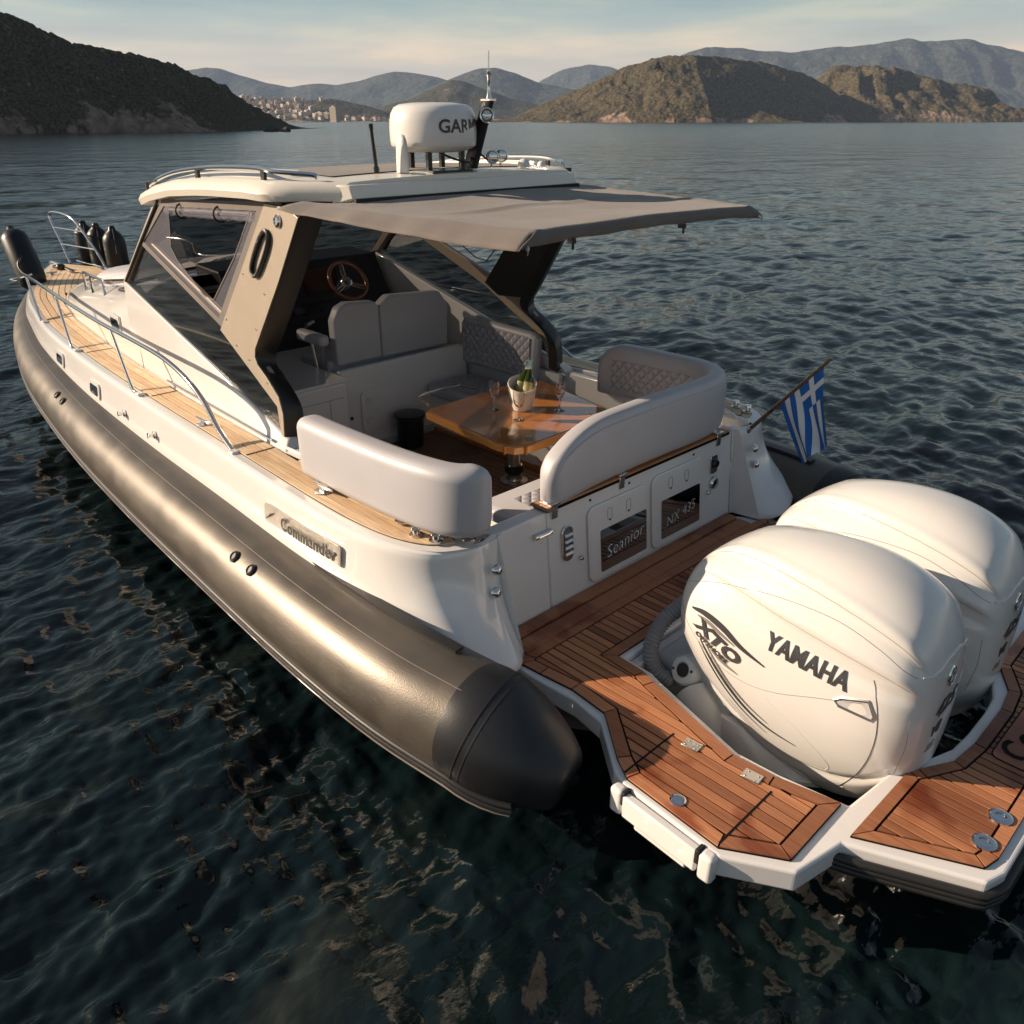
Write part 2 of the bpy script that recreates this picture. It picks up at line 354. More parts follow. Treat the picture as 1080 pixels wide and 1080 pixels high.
# fittings along the hull side
for x, z in ((5.33, 1.02), (4.25, 1.00)):
    ph = MB(); q0 = onhull(x, z)
    ph.slab([onhull(x+a, z+b)+Vector((0, .002, 0)) for a, b in rrect(.26, .12, .03)], (0, 1, 0), .012); fr = ph.build('side_window', gel, hull)
    g = MB(); g.slab([onhull(x+a, z+b)+Vector((0, .013, 0)) for a, b in rrect(.20, .075, .025)], (0, 1, 0), .003); g.build('pane', glassd, fr)
for x, z in ((3.55, .98), (2.95, .98)):
    q = onhull(x, z); c_ = MB(); c_.lathe([(.018, 0), (.03, .006), (.03, .012), (.012, .02), (.012, .045), (.022, .05), (.0, .056)], q, 14, (0, 1, .15)); c_.build('hull_fitting', chrome, hull)
# stern corner knobs (two each side)
for sy in (1, -1):
    for (y, z, r) in ((1.13, 1.0, .026), (1.15, .89, .026)):
        k = MB(); k.lathe([(r, 0), (r*1.1, .006), (r*.9, .018), (r*.3, .026), (0, .027)], (-.005-.12*(1.12-z), y*sy, z), 18, (-1, .25*sy, .2)); k.build('stern_button', chrome, hull if sy > 0 else hull2)
# lower hull (dark, under the platform and tubes)
lh = MB(); rings = []
for x, w, zk, zt in [(-.50, 1.0, -.35, .43), (0, 1.30, -.4, .46), (4, 1.25, -.45, .48), (6.5, 1.0, -.35, .6), (8.3, .55, -.1, .85), (9.3, .2, .3, 1.0), (9.7, .03, .7, 1.0)]:
    rings.append([(x, w, zt), (x, w*.95, WL+.02), (x, 0, zk), (x, -w*.95, WL+.02), (x, -w, zt)])
lh.loft(rings); lh.build('hull_bottom', mat('bottom_grey', (.10, .10, .10), .5), boat, smooth=30)
# ------------------------------------------------------------------ inflatable tubes
TC = [(-.42, 1.585, .585), (0, 1.64, .60), (.6, 1.65, .605), (1.5, 1.62, .61), (3.14, 1.54, .62), (4.6, 1.43, .65), (6.03, 1.27, .71), (7.0, 1.10, .78), (7.9, .86, .84), (8.6, .60, .89), (9.2, .36, .93), (9.6, .17, .96), (9.72, .05, .97)]
tpath = resample(catmull(TC, 8), 110)
def trad(x): return float(np.interp(x, [-1, 4, 6, 8, 9.8], [.262, .262, .25, .20, .14]))
def tube_parts(mir):
    t = MB(); t.tube(tpath, [trad(p.x) for p in tpath], 40, caps=False); o = t.build('inflatable_tube', tubem, boat, smooth=60, mirror_y=mir)
    c0 = tpath[0]; d = (Vector((-.815, 1.475, .465))-c0)
    cn = MB(); tg = (tpath[1]-c0).normalized(); cn.tube([c0+tg*.05, c0+tg*.02]+[c0+d*k for k in (.04, .12, .22, .36, .52, .68, .80, .88, .93, .97, 1.0, 1.0)], [.2635, .2665, .267, .265, .261, .250, .230, .203, .178, .158, .144, .130, .108, .02], 40); cn.build('end_cone', cone_m, o, smooth=50, mirror_y=mir)
    # seam bands
    for k, r in ((.05, .2675), (.13, .2645)):
        sb = MB(); q = c0+d*k; a = d.normalized(); sb.tube([q-a*.004, q+a*.004], [r+.0015, r+.0015], 40); sb.build('seam_band', rub, o, smooth=60, mirror_y=mir)
    # double rubbing strake low on the outside
    def along(ang, r, i0=0, i1=None):
        out = []
        for k_, rk in (((.62, .214), (.48, .237), (.34, .252), (.20, .262), (.08, .266)) if i0 == 0 and abs(ang+30) < 12 else ()):
            tg = -d.normalized()*-1; tg = -tg; n = Vector((0, 0, 1)).cross(tg).normalized(); n = -n if n.y < 0 else n; u = Vector((0, 0, 1)); out.append(c0+d*k_+(n*math.cos(R(ang))+u*math.sin(R(ang)))*(rk+r))
        for i in range(i0, i1 or len(tpath)):
            p = tpath[i]; tg = (tpath[min(i+1, len(tpath)-1)]-tpath[max(i-1, 0)]).normalized(); n = Vector((0, 0, 1)).cross(tg).normalized(); u = tg.cross(n)
            n = -n if n.y < 0 and i < 100 else n
            out.append(p+(n*math.cos(R(ang))+u*math.sin(R(ang)))*(trad(p.x)+r))
        return out
    st = MB()
    for ang, w, h in ((-30, .045, .020), (-22, .016, .030), (-38, .016, .030)):
        pp = along(ang, .002); st.tube(pp, w if w < .02 else .03, 8)
    st.build('rubbing_strake', rub, o, smooth=60, mirror_y=mir)
    s2 = MB(); s2.tube(along(-30, .026), .009, 6); s2.build('strake_insert', rub2, o, smooth=60, mirror_y=mir)
    sl_ = MB(); sl_.tube(along(66, .0), .0022, 5); sl_.build('glued_seam', rub2, o, smooth=60, mirror_y=mir)
    # join strip between tube and hull, with a raised patch by the stern
    js = MB(); pp = [q+Vector((0, .018, -.012)) for q in Bp[24:]]; pp = [Vector((.02, 1.50, .735))] + pp; js.tube(resample(pp, 90), .016, 8); js.build('joining_strip', rub2, o, smooth=60, mirror_y=mir)
    ps = MB(); pth = [along(103, .003)[i] for i in range(2, 15)]; ps.add(*strip(pth, .035)); ps.build('wear_patch', rub, o, smooth=60, mirror_y=mir)
    for x in (1.32, 1.09, 4.80, 4.62):
        i = min(range(len(tpath)), key=lambda j: abs(tpath[j].x-x)); 
        q = along(48, .0)[i]; nn = (q-tpath[i]).normalized(); vv = MB(); vv.lathe([(.030, -.004), (.034, .006), (.026, .016), (.02, .018), (.018, .012), (0, .012)], q, 16, nn); vv.build('tube_valve', rub, o, mirror_y=mir)
    return o
def strip(path, w):
    vs = []; fs = []
    for i, p in enumerate(path):
        t = (path[min(i+1, len(path)-1)]-path[max(i-1, 0)]).normalized(); n = Vector((0, 0, 1)).cross(t).normalized(); vs += [p-n*w-Vector((0, 0, .004)), p+n*w*.5, p+n*w*.5+Vector((0, 0, .014)), p-n*w+Vector((0, 0, .012))]
    for i in range(len(path)-1):
        for j in range(4): a = i*4+j; b = i*4+(j+1) % 4; fs.append((a, b, b+4, a+4))
    fs.append((0, 1, 2, 3)); k = len(vs)-4; fs.append((k, k+1, k+2, k+3)); return vs, fs
tube_parts(False); tube_parts(True)
# ------------------------------------------------------------------ deck
def inner_pt(p):
    """point on the inner deck edge abreast of gunwale point p"""
    if p.x < 1.72: return Vector((max(p.x, .06) if p.y > 1.2 else p.x, min(p.y, 1.20), 0))
    y = yc(p.x)-.10
    return Vector((p.x, min(max(y, 0), p.y), 0)) if p.x < 8.0 else Vector((p.x, 0, 0))
dk = MB(); vs = []; fs = []
GG = [q for q in Gp]
for sy in (1, -1):
    vs = []; fs = []
    for p in GG:
        a = Vector((p.x, p.y, p.z+.011)); b = inner_pt(p); vs += [(a.x, (a.y-.028 if a.y > .03 else a.y)*sy, a.z), (b.x, b.y*sy, p.z+.0105)]
    for i in range(len(GG)-1): fs.append((2*i, 2*i+1, 2*i+3, 2*i+2))
    dk.add(vs, fs)
dk.build('deck', gel, boat, smooth=40)
# teak planking of the side decks and foredeck, following the gunwale
def off_curve(d):
    out = []
    for i, p in enumerate(GG):
        t = (GG[min(i+1, len(GG)-1)]-GG[max(i-1, 0)]); t.z = 0; t.normalize(); n = Vector((t.y, -t.x, 0)); n = n if n.y < 0 or p.x > 9.5 else n
        out.append(p+n*d)
    return out
def side_teak(mir):
    w = .062; gap = .007; mb = MB(); cz = MB(); st = next(i for i, p in enumerate(GG) if p.x > .04 and p.y > 1.22)
    for k in range(26):
        a = off_curve(.075+k*w); b = off_curve(.075+(k+1)*w-gap); run = []
        for i in range(2, len(GG)):
            pa, pb = a[i].copy(), b[i].copy(); 
            if GG[i].y < 1.25 and GG[i].x < .3: continue
            lim = (1.245 if pa.x < 1.0 else 0) if pa.x < 1.72 else yc(pa.x)+.015
            if pa.x < 1.72: lim = lerp(1.245, yc(1.72)+.015, max(0, (pa.x-1.0)/.72))
            if pa.x > 8.12: lim = .003
            if pa.x < .085: lim = 9
            if pa.y <= lim+.004: 
                if len(run) > 1: emit(mb, run)
                run = []; continue
            if pb.y < lim: s = (pa.y-lim)/max(1e-6, pa.y-pb.y); pb = pa.lerp(pb, s)
            run.append((pa, pb))
        if len(run) > 1: emit(mb, run)
    o = mb.build('side_deck_planking', TP, boat, smooth=0, mirror_y=mir)
    # black caulk sheet under the planks
    vs = []; fs = []; a = off_curve(.071)
    idx = [i for i in range(2, len(GG)) if not (GG[i].y < 1.25 and GG[i].x < .3)]
    for i in idx:
        p = a[i]; lim = 1.243 if p.x < 1.0 else (lerp(1.243, yc(1.72)+.012, max(0, (p.x-1.0)/.72)) if p.x < 1.72 else yc(p.x)+.012)
        if p.x > 8.12: lim = 0
        lim = min(lim, p.y); vs += [(p.x, p.y, p.z+.014), (p.x, lim, p.z+.014)]
    for j in range(len(idx)-1): fs.append((2*j, 2*j+1, 2*j+3, 2*j+2))
    c = MB(); c.add(vs, fs); c.build('caulking', caulk, o, smooth=0, mirror_y=mir)
    # seams across the planks
    return o
def emit(mb, run):
    z0, z1 = .015, .021; vs = []; fs = []
    for a, b in run: vs += [(a.x, a.y, a.z+z0), (b.x, b.y, b.z+z0), (b.x, b.y, b.z+z1), (a.x, a.y, a.z+z1)]
    for i in range(len(run)-1):
        for j in range(4): p = i*4+j; q = i*4+(j+1) % 4; fs.append((p, q, q+4, p+4))
    fs.append((0, 1, 2, 3)); k = len(vs)-4; fs.append((k, k+1, k+2, k+3)); mb.add(vs, fs)
sdk = side_teak(False); side_teak(True)
for x in (1.72, 3.2, 4.75, 6.3):   # butt joints
    q = MB(); g = [p for p in GG if p.y > 1 or p.x > 7]; yo = float(np.interp(x, [p.x for p in GG[12:]], [p.y for p in GG[12:]]))-.075
    q.box((x, (yo+yc(x)+.015)/2, 1.1735), (.007, yo-yc(x)-.015, .002)); q.build('butt_joint', caulk, sdk, smooth=0)
# coaming wall round the cockpit (port and starboard) and inner liner
for sy in (1, -1):
    c = MB(); c.box((.93, sy*1.19, .85), (1.72, .05, .62)); c.box((.93, sy*1.09, .72), (1.72, .16, .38)); c.build('cockpit_coaming', gel, boat, bevel=.02, bseg=3)
    cr = MB(); cr.tube(catmull([(1.74, sy*1.235, 1.165), (1.2, sy*1.235, 1.185), (.6, sy*1.23, 1.18), (.25, sy*1.19, 1.175), (.12, sy*1.12, 1.17)], 8), .012, 8); cr.build('coaming_trim', gel, boat)
# cockpit floor
fl = MB(); fl.box((1.45, 0, P-.03), (2.9, 2.2, .05)); flo = fl.build('cockpit_floor', caulk, boat, smooth=0)
planked([(.12, -1.0), (2.7, -1.0), (2.7, 1.0), (.12, 1.0)], P-.005, w=.055, bw=.06).build('teak_planks', TD, flo, smooth=0)
fl = MB(); fl.box((3.6, 0, P+.02), (1.9, 2.2, .05)); fl.build('helm_floor', gelg, boat, smooth=0)
# ------------------------------------------------------------------ transom wall, door, hatches
def TX(z): return .035 + (z-P)*.095            # x of the sloping transom face
def tslab(mb, yz, th, off=0):
    pts = [Vector((TX(z)-off, y, z)) for y, z in yz]; mb.slab(pts, (-1, 0, .095), th)
tw = MB(); tw.slab([(TX(z)+.001, y, z) for y, z in ((-1.02, P-.05), (.68, P-.05), (.68, 1.115), (-1.02, 1.115))], (1, 0, 0), .10); transom = tw.build('transom_wall', gel, boat, bevel=.01)
dr = MB(); dr.slab([(TX(z)-.002, y, z) for y, z in ((.686, P+.01), (1.035, P+.01), (1.035, 1.11), (.686, 1.11))], (1, 0, 0), .09); door = dr.build('transom_door', gel, boat, bevel=.008)
hd = MB(); hd.tube([Vector((TX(1.01)-.012, y, 1.01+(y-.73)*.02)) for y in (.67, .79)], .017, 12); hd.tube([Vector((TX(1.01)-.025, y, 1.01)) for y in (.69, .77)], .008, 8); hd.build('latch', chrome, door)
for z in (.99, .72):
    h = MB(); h.box((TX(z)-.008, 1.05, z), (.014, .055, .035)); h.tube([(TX(z)-.016, 1.05, z-.02), (TX(z)-.016, 1.05, z+.02)], .006, 8); h.build('hinge', chrome2, door, bevel=.003)
vt = MB(); tslab(vt, [(.545+a, .895+b) for a, b in rrect(.085, .20, .040, 6)], .014); vent = vt.build('engine_vent', chrome, transom, bevel=.004)
for k in range(4):
    q = MB(); q.box((TX(.84+.035*k)-.018, .545, .84+.035*k), (.010, .06, .014), ry=.6); q.build('louvre', chrome2, vent)
for y, z, r in ((.445, .775, .014), (-.755, .785, .014)):
    k = MB(); k.lathe([(r, 0), (r, .012), (r*.6, .02), (0, .02)], (TX(z)-.002, y, z), 14, (-1, 0, 0)); k.build('button', chrome, transom)
so = MB(); tslab(so, [(-.815+a, .955+b) for a, b in rrect(.075, .12, .02)], .010); soc = so.build('shower_box', chrome, transom, bevel=.003)
q = MB(); q.lathe([(.030, 0), (.030, .01), (.022, .022), (.02, .012), (0, .012)], (TX(.955)-.010, -.815, .962), 20, (-1, 0, 0)); q.build('shower_cap', blackp, soc)
q = MB(); q.lathe([(.044, 0), (.044, .006), (.034, .02), (.0, .026)], (TX(.83)-.002, -.82, .83), 24, (-1, 0, 0)); q.build('inlet_cap', chrome, transom)
def hatch(y0, y1, z0, z1, g, txt, tsize):
    mb = MB(); cy, cz = (y0+y1)/2, (z0+z1)/2; w, h = abs(y1-y0), z1-z0
    tslab(mb, [(cy+a, cz+b) for a, b in rrect(w, h, .055, 5)], .016, .001); o = mb.build('transom_hatch', gel, transom, bevel=.007, bseg=3)
    mb = MB(); tslab(mb, [(cy+a, cz+b) for a, b in rrect(w-.03, h-.03, .045, 5)], .002, .0165); mb.build('hatch_panel', gel, o, bevel=.001)
    mb = MB(); gy, gz = (g[0]+g[1])/2, (g[2]+g[3])/2; tslab(mb, [(gy+a, gz+b) for a, b in rrect(abs(g[0]-g[1]), g[3]-g[2], .012, 3)], .004, .0175); gp = mb.build('hatch_mirror', glassm, o, smooth=0)
    for yy in (cy+w*.16, cy-w*.16):
        mb = MB(); zz = z1-.075; pts = [Vector((TX(zz+b)-.0190, yy+a, zz+b)) for a, b in rrect(.036, .066, .01, 3)]; mb.tube(pts, .0016, 5, closed=True); mb.build('hatch_catch', seam, o)
        mb = MB(); mb.lathe([(.006, 0), (.006, .005), (0, .006)], (TX(zz-.035)-.018, yy, zz-.034), 8, (-1, 0, 0)); mb.build('catch_pin', blackp, o)
    x0 = TX(gz-.055)-.0265; place_text(txt, tsize, (x0, gy+abs(g[0]-g[1])*.40, gz-.055), (.012, -1, .13), (.095, 0, 1), 'hatch_lettering', decal_w, gp, ext=.0004, off=-.0022, shear=.28, space=1.05)
glassm = mat('smoked_mirror', (.40, .38, .36), .03, metal=1)
hatch(.385, -.125, .592, 1.035, (.295, -.11, .635, .885), 'Seanior', .105)
hatch(-.175, -.675, .592, 1.05, (-.255, -.645, .64, .885), 'NX 435', .088)
for y in (.35, .02, -.6):
    q = MB(); q.lathe([(.008, 0), (.008, .003), (0, .004)], (TX(1.075)-.001, y, 1.075), 8, (-1, 0, 0)); q.build('stud', blackp, transom)
# teak cap on the transom
cp = MB()
for k in range(3):
    x0 = .095+k*.033; cp.add(*[(lambda a: (a.v, a.f))(MB().box((x0, -.145, 1.127), (.028, 1.66, .018)))][0])
capo = cp.build('transom_cap', rail_wood, transom, smooth=0)
cs = MB(); cs.box((.13, -.145, 1.118), (.105, 1.66, .016)); cs.build('caulking', caulk, capo, smooth=0)
ce = MB(); ce.box((.13, .66, 1.125), (.13, .07, .02)); ce.build('cap_end', TD, transom, bevel=.01)
for y in (.63, .09, -.86):
    q = MB(); q.box((.112, y, 1.145), (.085, .07, .016)); q.box((TX(1.11)-.006, y, 1.10), (.012, .045, .075)); q.lathe([(.016, 0), (.016, .02), (0, .02)], (.12, y, 1.15), 12); q.build('seat_bracket', chrome, transom, bevel=.003)
# starboard stern pillar top with fairing
for sy in (1, -1):
    pf = MB(); pf.slab([Vector((TX(z), y*sy, z)) for y, z in ((1.03, .55), (1.10, .555), (1.075, 1.12), (1.03, 1.12))], (1, 0, 0), .10)
    pf.build('stern_pillar', gel, boat, bevel=.004)
    wg = MB(); wg.loft([[(-.158, 1.077*sy, .558), (.03, 1.040*sy, .558), (.08, 1.045*sy, .558), (.08, 1.10*sy, .558)], [(.055, 1.052*sy, 1.125), (.092, 1.040*sy, 1.125), (.14, 1.045*sy, 1.125), (.14, 1.10*sy, 1.125)]]); wg.build('stern_fairing', gel, boat, smooth=30)
# ------------------------------------------------------------------ swim platform
outer = [(0, 1.04), (-.17, 1.16), (-.30, 1.155), (-.55, 1.14), (-.72, 1.17), (-.95, 1.355), (-1.02, 1.385), (-1.48, 1.418), (-1.71, 1.28), (-1.76, 1.045), (-2.185, .85), (-2.215, .76)]
inner = [(-1.855, .1), (-1.845, .24), (-1.80, .37), (-1.735, .47), (-1.69, .85), (-1.42, .895), (-1.24, .905), (-.73, .752), (-.66, .725), (-.505, .72)]
pl_ = MB()
for sy in (1, -1):
    poly = [(0, 0)]+outer+[(-2.215, 0), (-1.855, 0)]+inner+[(-.505, 0)]
    pl_.prism([(x, y*sy) for x, y in poly], .445, P-.006)
plat = pl_.build('swim_platform', gel, boat, smooth=0, bevel=.012, bseg=3)
half = [(-.15, 1.07), (-.19, 1.13), (-.31, 1.12), (-.49, 1.10), (-.70, 1.12), (-.92, 1.30), (-1.02, 1.36), (-1.46, 1.39), (-1.67, 1.255), (-1.67, .875), (-1.42, .93), (-1.24, .94), (-.72, .79), (-.64, .76), (-.47, .75)]
full = half+[(x, -y) for x, y in half[::-1]]
planked(full, P, w=.049, bw=.065, gap=.009).build('platform_planking', TR, plat, smooth=0)
c = MB(); c.prism(full, P-.006, P+.002); c.build('caulking', caulk, plat, smooth=0)
hb = [(-1.765, 1.0), (-2.155, .80), (-2.175, .72)]; hi_ = [(-1.90, .16), (-1.88, .33), (-1.80, .48), (-1.775, .52)]
fb = hb+[(x, -y) for x, y in hb[::-1]]+[(x, -y) for x, y in hi_[::-1]]+hi_
fb = hb+[(x, -y) for x, y in hb[::-1]]+[(x, -y) for x, y in hi_[::-1]]+hi_
planked(fb, P, w=.046, bw=.055, gap=.009).build('bridge_planking', TR, plat, smooth=0)
c = MB(); c.prism(fb, P-.006, P+.002); c.build('caulking', caulk, plat, smooth=0)
pn = MB(); pn.prism([(-2.045+a, -.33+b) for a, b in rrect(.15, 1.05, .035)], P+.006, P+.011); pno = pn.build('name_panel', TR, plat, smooth=0)
pn = MB(); pn.tube([(-2.045+a, -.33+b, P+.010) for a, b in rrect(.15, 1.05, .035)], .003, 5, closed=True); pn.build('panel_outline', caulk, pno)
place_text('Commander', .16, (-2.095, .15, P+.0125), (0, -1, 0), (1, 0, 0), 'name_lettering', caulk, pno, ext=.0006, off=.003, space=1.1)
# hatch seams, hinges, pull
for x in (-.995, -1.455):
    q = MB(); q.box((x, 1.18 if x > -1.2 else 1.195, P+.0083), (.009, .33 if x > -1.2 else .36, .0012)); q.build('hatch_seam', caulk, plat, smooth=0)
for x, y in ((-1.09, 1.02), (-1.36, 1.0)):
    q = MB(); q.box((x, y, P+.0105), (.075, .055, .006), rz=.1); 
    for a in (-1, 1):
        for b in (-1, 1): q.lathe([(.006, 0), (.005, .003), (0, .003)], (x+a*.022, y+b*.016, P+.0135), 8)
    q.build('hatch_hinge', chrome2, plat, bevel=.002)
q = MB(); q.lathe([(.032, 0), (.032, .004), (.026, .007), (.024, .003), (0, .003)], (-1.23, 1.315, P+.008), 24); q.box((-1.23, 1.315, P+.013), (.045, .010, .004)); q.build('hatch_pull', chrome, plat)
for x, y in ((-2.115, .52), (-2.115, .69)):
    q = MB(); q.lathe([(.019, .0), (.019, .010), (.030, .012), (.042, .006), (.042, 0)], (x, y, P+.008), 28); q.lathe([(.018, .0), (.018, .004), (0, .004)], (x, y, P+.008), 16); q.build('deck_fitting', chrome, plat)
# boarding ladder cover in the port edge
lc = MB(); lc.box((-1.235, 1.425, .485), (.355, .04, .105), rz=-.05); lc.build('ladder_cover', gel, plat, bevel=.010, bseg=3)
lc = MB(); lc.box((-1.24, 1.418, .42), (.25, .03, .04), rz=-.05); lc.build('ladder_cover', gel, plat, bevel=.008)
for x, y in ((-1.020, 1.405), (-1.450, 1.430)):
    q = MB(); q.box((x, y, .482), (.062, .055, .125)); q.build('ladder_hinge', gel, plat, bevel=.018, bseg=4)
    q = MB(); q.box((x-(.036 if x > -1.2 else -.036), y+.003, P-.035), (.020, .045, .065)); q.build('hinge_recess', blackm, plat, bevel=.005)
# rubber strake round the bridge and the boarding gear under it
sp = MB(); pth = resample([(-1.69, 1.09, .470), (-1.80, 1.05, .470), (-2.19, .865, .470), (-2.225, .78, .470), (-2.225, -.78, .470), (-2.19, -.865, .470), (-1.80, -1.05, .470)], 80)
for dz in (.022, 0, -.022): sp.tube([p+Vector((0, 0, dz)) for p in pth], .017, 8)
sp.build('bridge_strake', rub, plat, smooth=60)
q = MB(); q.tube([(-1.75, .98, .42), (-1.93, .93, .40)], .010, 8); q.box((-1.90, .93, .395), (.10, .03, .045), rz=-.3); q.lathe([(.018, 0), (.018, .05)], (-1.96, .90, .40), 12, (.3, 1, 0)); q.build('ladder_strut', chrome2, plat, bevel=.003)
# threshold
th = MB(); th.box((-.105, .04, P+.006), (.09, 2.04, .022)); th.build('threshold', TR, plat, bevel=.003)
th = MB(); th.box((-.01, .04, P+.010), (.075, 2.04, .03)); th.build('threshold', TR, plat, bevel=.003)
th = MB(); th.box((-.055, .04, P+.004), (.02, 2.04, .006)); th.build('drain_groove', blackm, plat, smooth=0)
# engine well
we = MB(); we.box((-.535, 0, .30), (.05, 1.5, .44)); we.box((-.60, 0, .12), (.2, 1.6, .06)); we.build('engine_well', gelg, boat, bevel=.01)
for sy in (1, -1):
    q = MB(); q.slab([(-.50, .76*sy, .43), (-1.0, .86*sy, .43), (-1.5, .93*sy, .43), (-1.5, .93*sy, .25), (-.50, .80*sy, .05)], (0, sy, 0), .03); q.build('well_side', gelg, boat)
# ================================================================== OUTBOARD ENGINES
ST = [(-.655, .93, .74, .03), (-.662, .985, .69, .10), (-.675, 1.03, .64, .165), (-.705, 1.08, .58, .225), (-.76, 1.13, .51, .268), (-.84, 1.18, .42, .298), (-.95, 1.228, .33, .316), (-1.08, 1.268, .245, .326), (-1.22, 1.292, .185, .330), (-1.36, 1.298, .165, .328), (-1.48, 1.286, .175, .322), (-1.58, 1.258, .21, .312), (-1.66, 1.218, .26, .296), (-1.72, 1.168, .32, .272), (-1.765, 1.11, .385, .238), (-1.792, 1.05, .45, .195), (-1.806, .97, .53, .13), (-1.81, .90, .60, .06)]
def cowl_ring(x, zt, zb, w, n=200):
    ring = []; zc = zb+(zt-zb)*.58; sx = np.interp(x, [-1.8, -1.2, -.7], [1, .5, 0])
    for k in range(n):
        a = 2*math.pi*k/n; c, s = math.cos(a), math.sin(a); e = 2/2.45
        y = w*abs(c)**e*(1 if c > 0 else -1)
        if s >= 0: z = zc+(zt-zc)*abs(s)**(e)
        else:
            z = zc-(zc-zb)*abs(s)**(2/2.1); y *= 1-.34*abs(s)**1.5
        ph = math.degrees(math.atan2(abs(y), z-zc+1e-6)) if s > 0 else 90     # from the top
        b1 = lerp(20, 38, sx); b2 = lerp(40, 56, sx)
        def st(v, e0, wd): t = min(1, max(0, (e0-v)/wd+.5)); return t*t*(3-2*t)
        fadein = min(1, max(0, (-.70-x)/.2))*min(1, max(0, (x+1.80)/.10))
        d = (.025*st(ph, b1, 2.6)+.021*st(ph, b2, 3)+.005*math.exp(-((ph-b1+3.5)/2.2)**2)+.004*math.exp(-((ph-b2+3.5)/2.4)**2))*fadein
        # shallow sculpted channel under the shoulder, towards the rear
        d -= .016*math.exp(-((ph-lerp(50, 64, sx))/5)**2)*fadein*sx
        if s < 0: d -= .016*math.exp(-((z-(zb+.13+.10*sx))/.018)**2)*fadein; d += .006*min(1, max(0, (zb+.12+.10*sx-z)/.02))*fadein
        q = Vector((0, y, z-zc)); l = q.length
        if l > 1e-6: q = q*(1+d/l)
        ring.append(Vector((x, q.y, zc+q.z)))
    return ring
def cowl_mesh():
    xs = [s[0] for s in ST]; tt = catmull([(s[0], s[1], s[2]) for s in ST], 4); ww = catmull([(s[0], s[3], 0) for s in ST], 4); rings = []
    for a, b in zip(tt, ww): rings.append(cowl_ring(a.x, a.y, a.z, max(.02, b.y)))
    mb = MB(); mb.loft(rings); return mb
def bvh_of(mb):
    b = bmesh.new(); vs = [b.verts.new(v) for v in mb.v]
    for f in mb.f:
        try: b.faces.new([vs[i] for i in f])
        except ValueError: pass
    bmesh.ops.recalc_face_normals(b, faces=b.faces[:]); b.normal_update(); t = BVHTree.FromBMesh(b); b.free(); return t
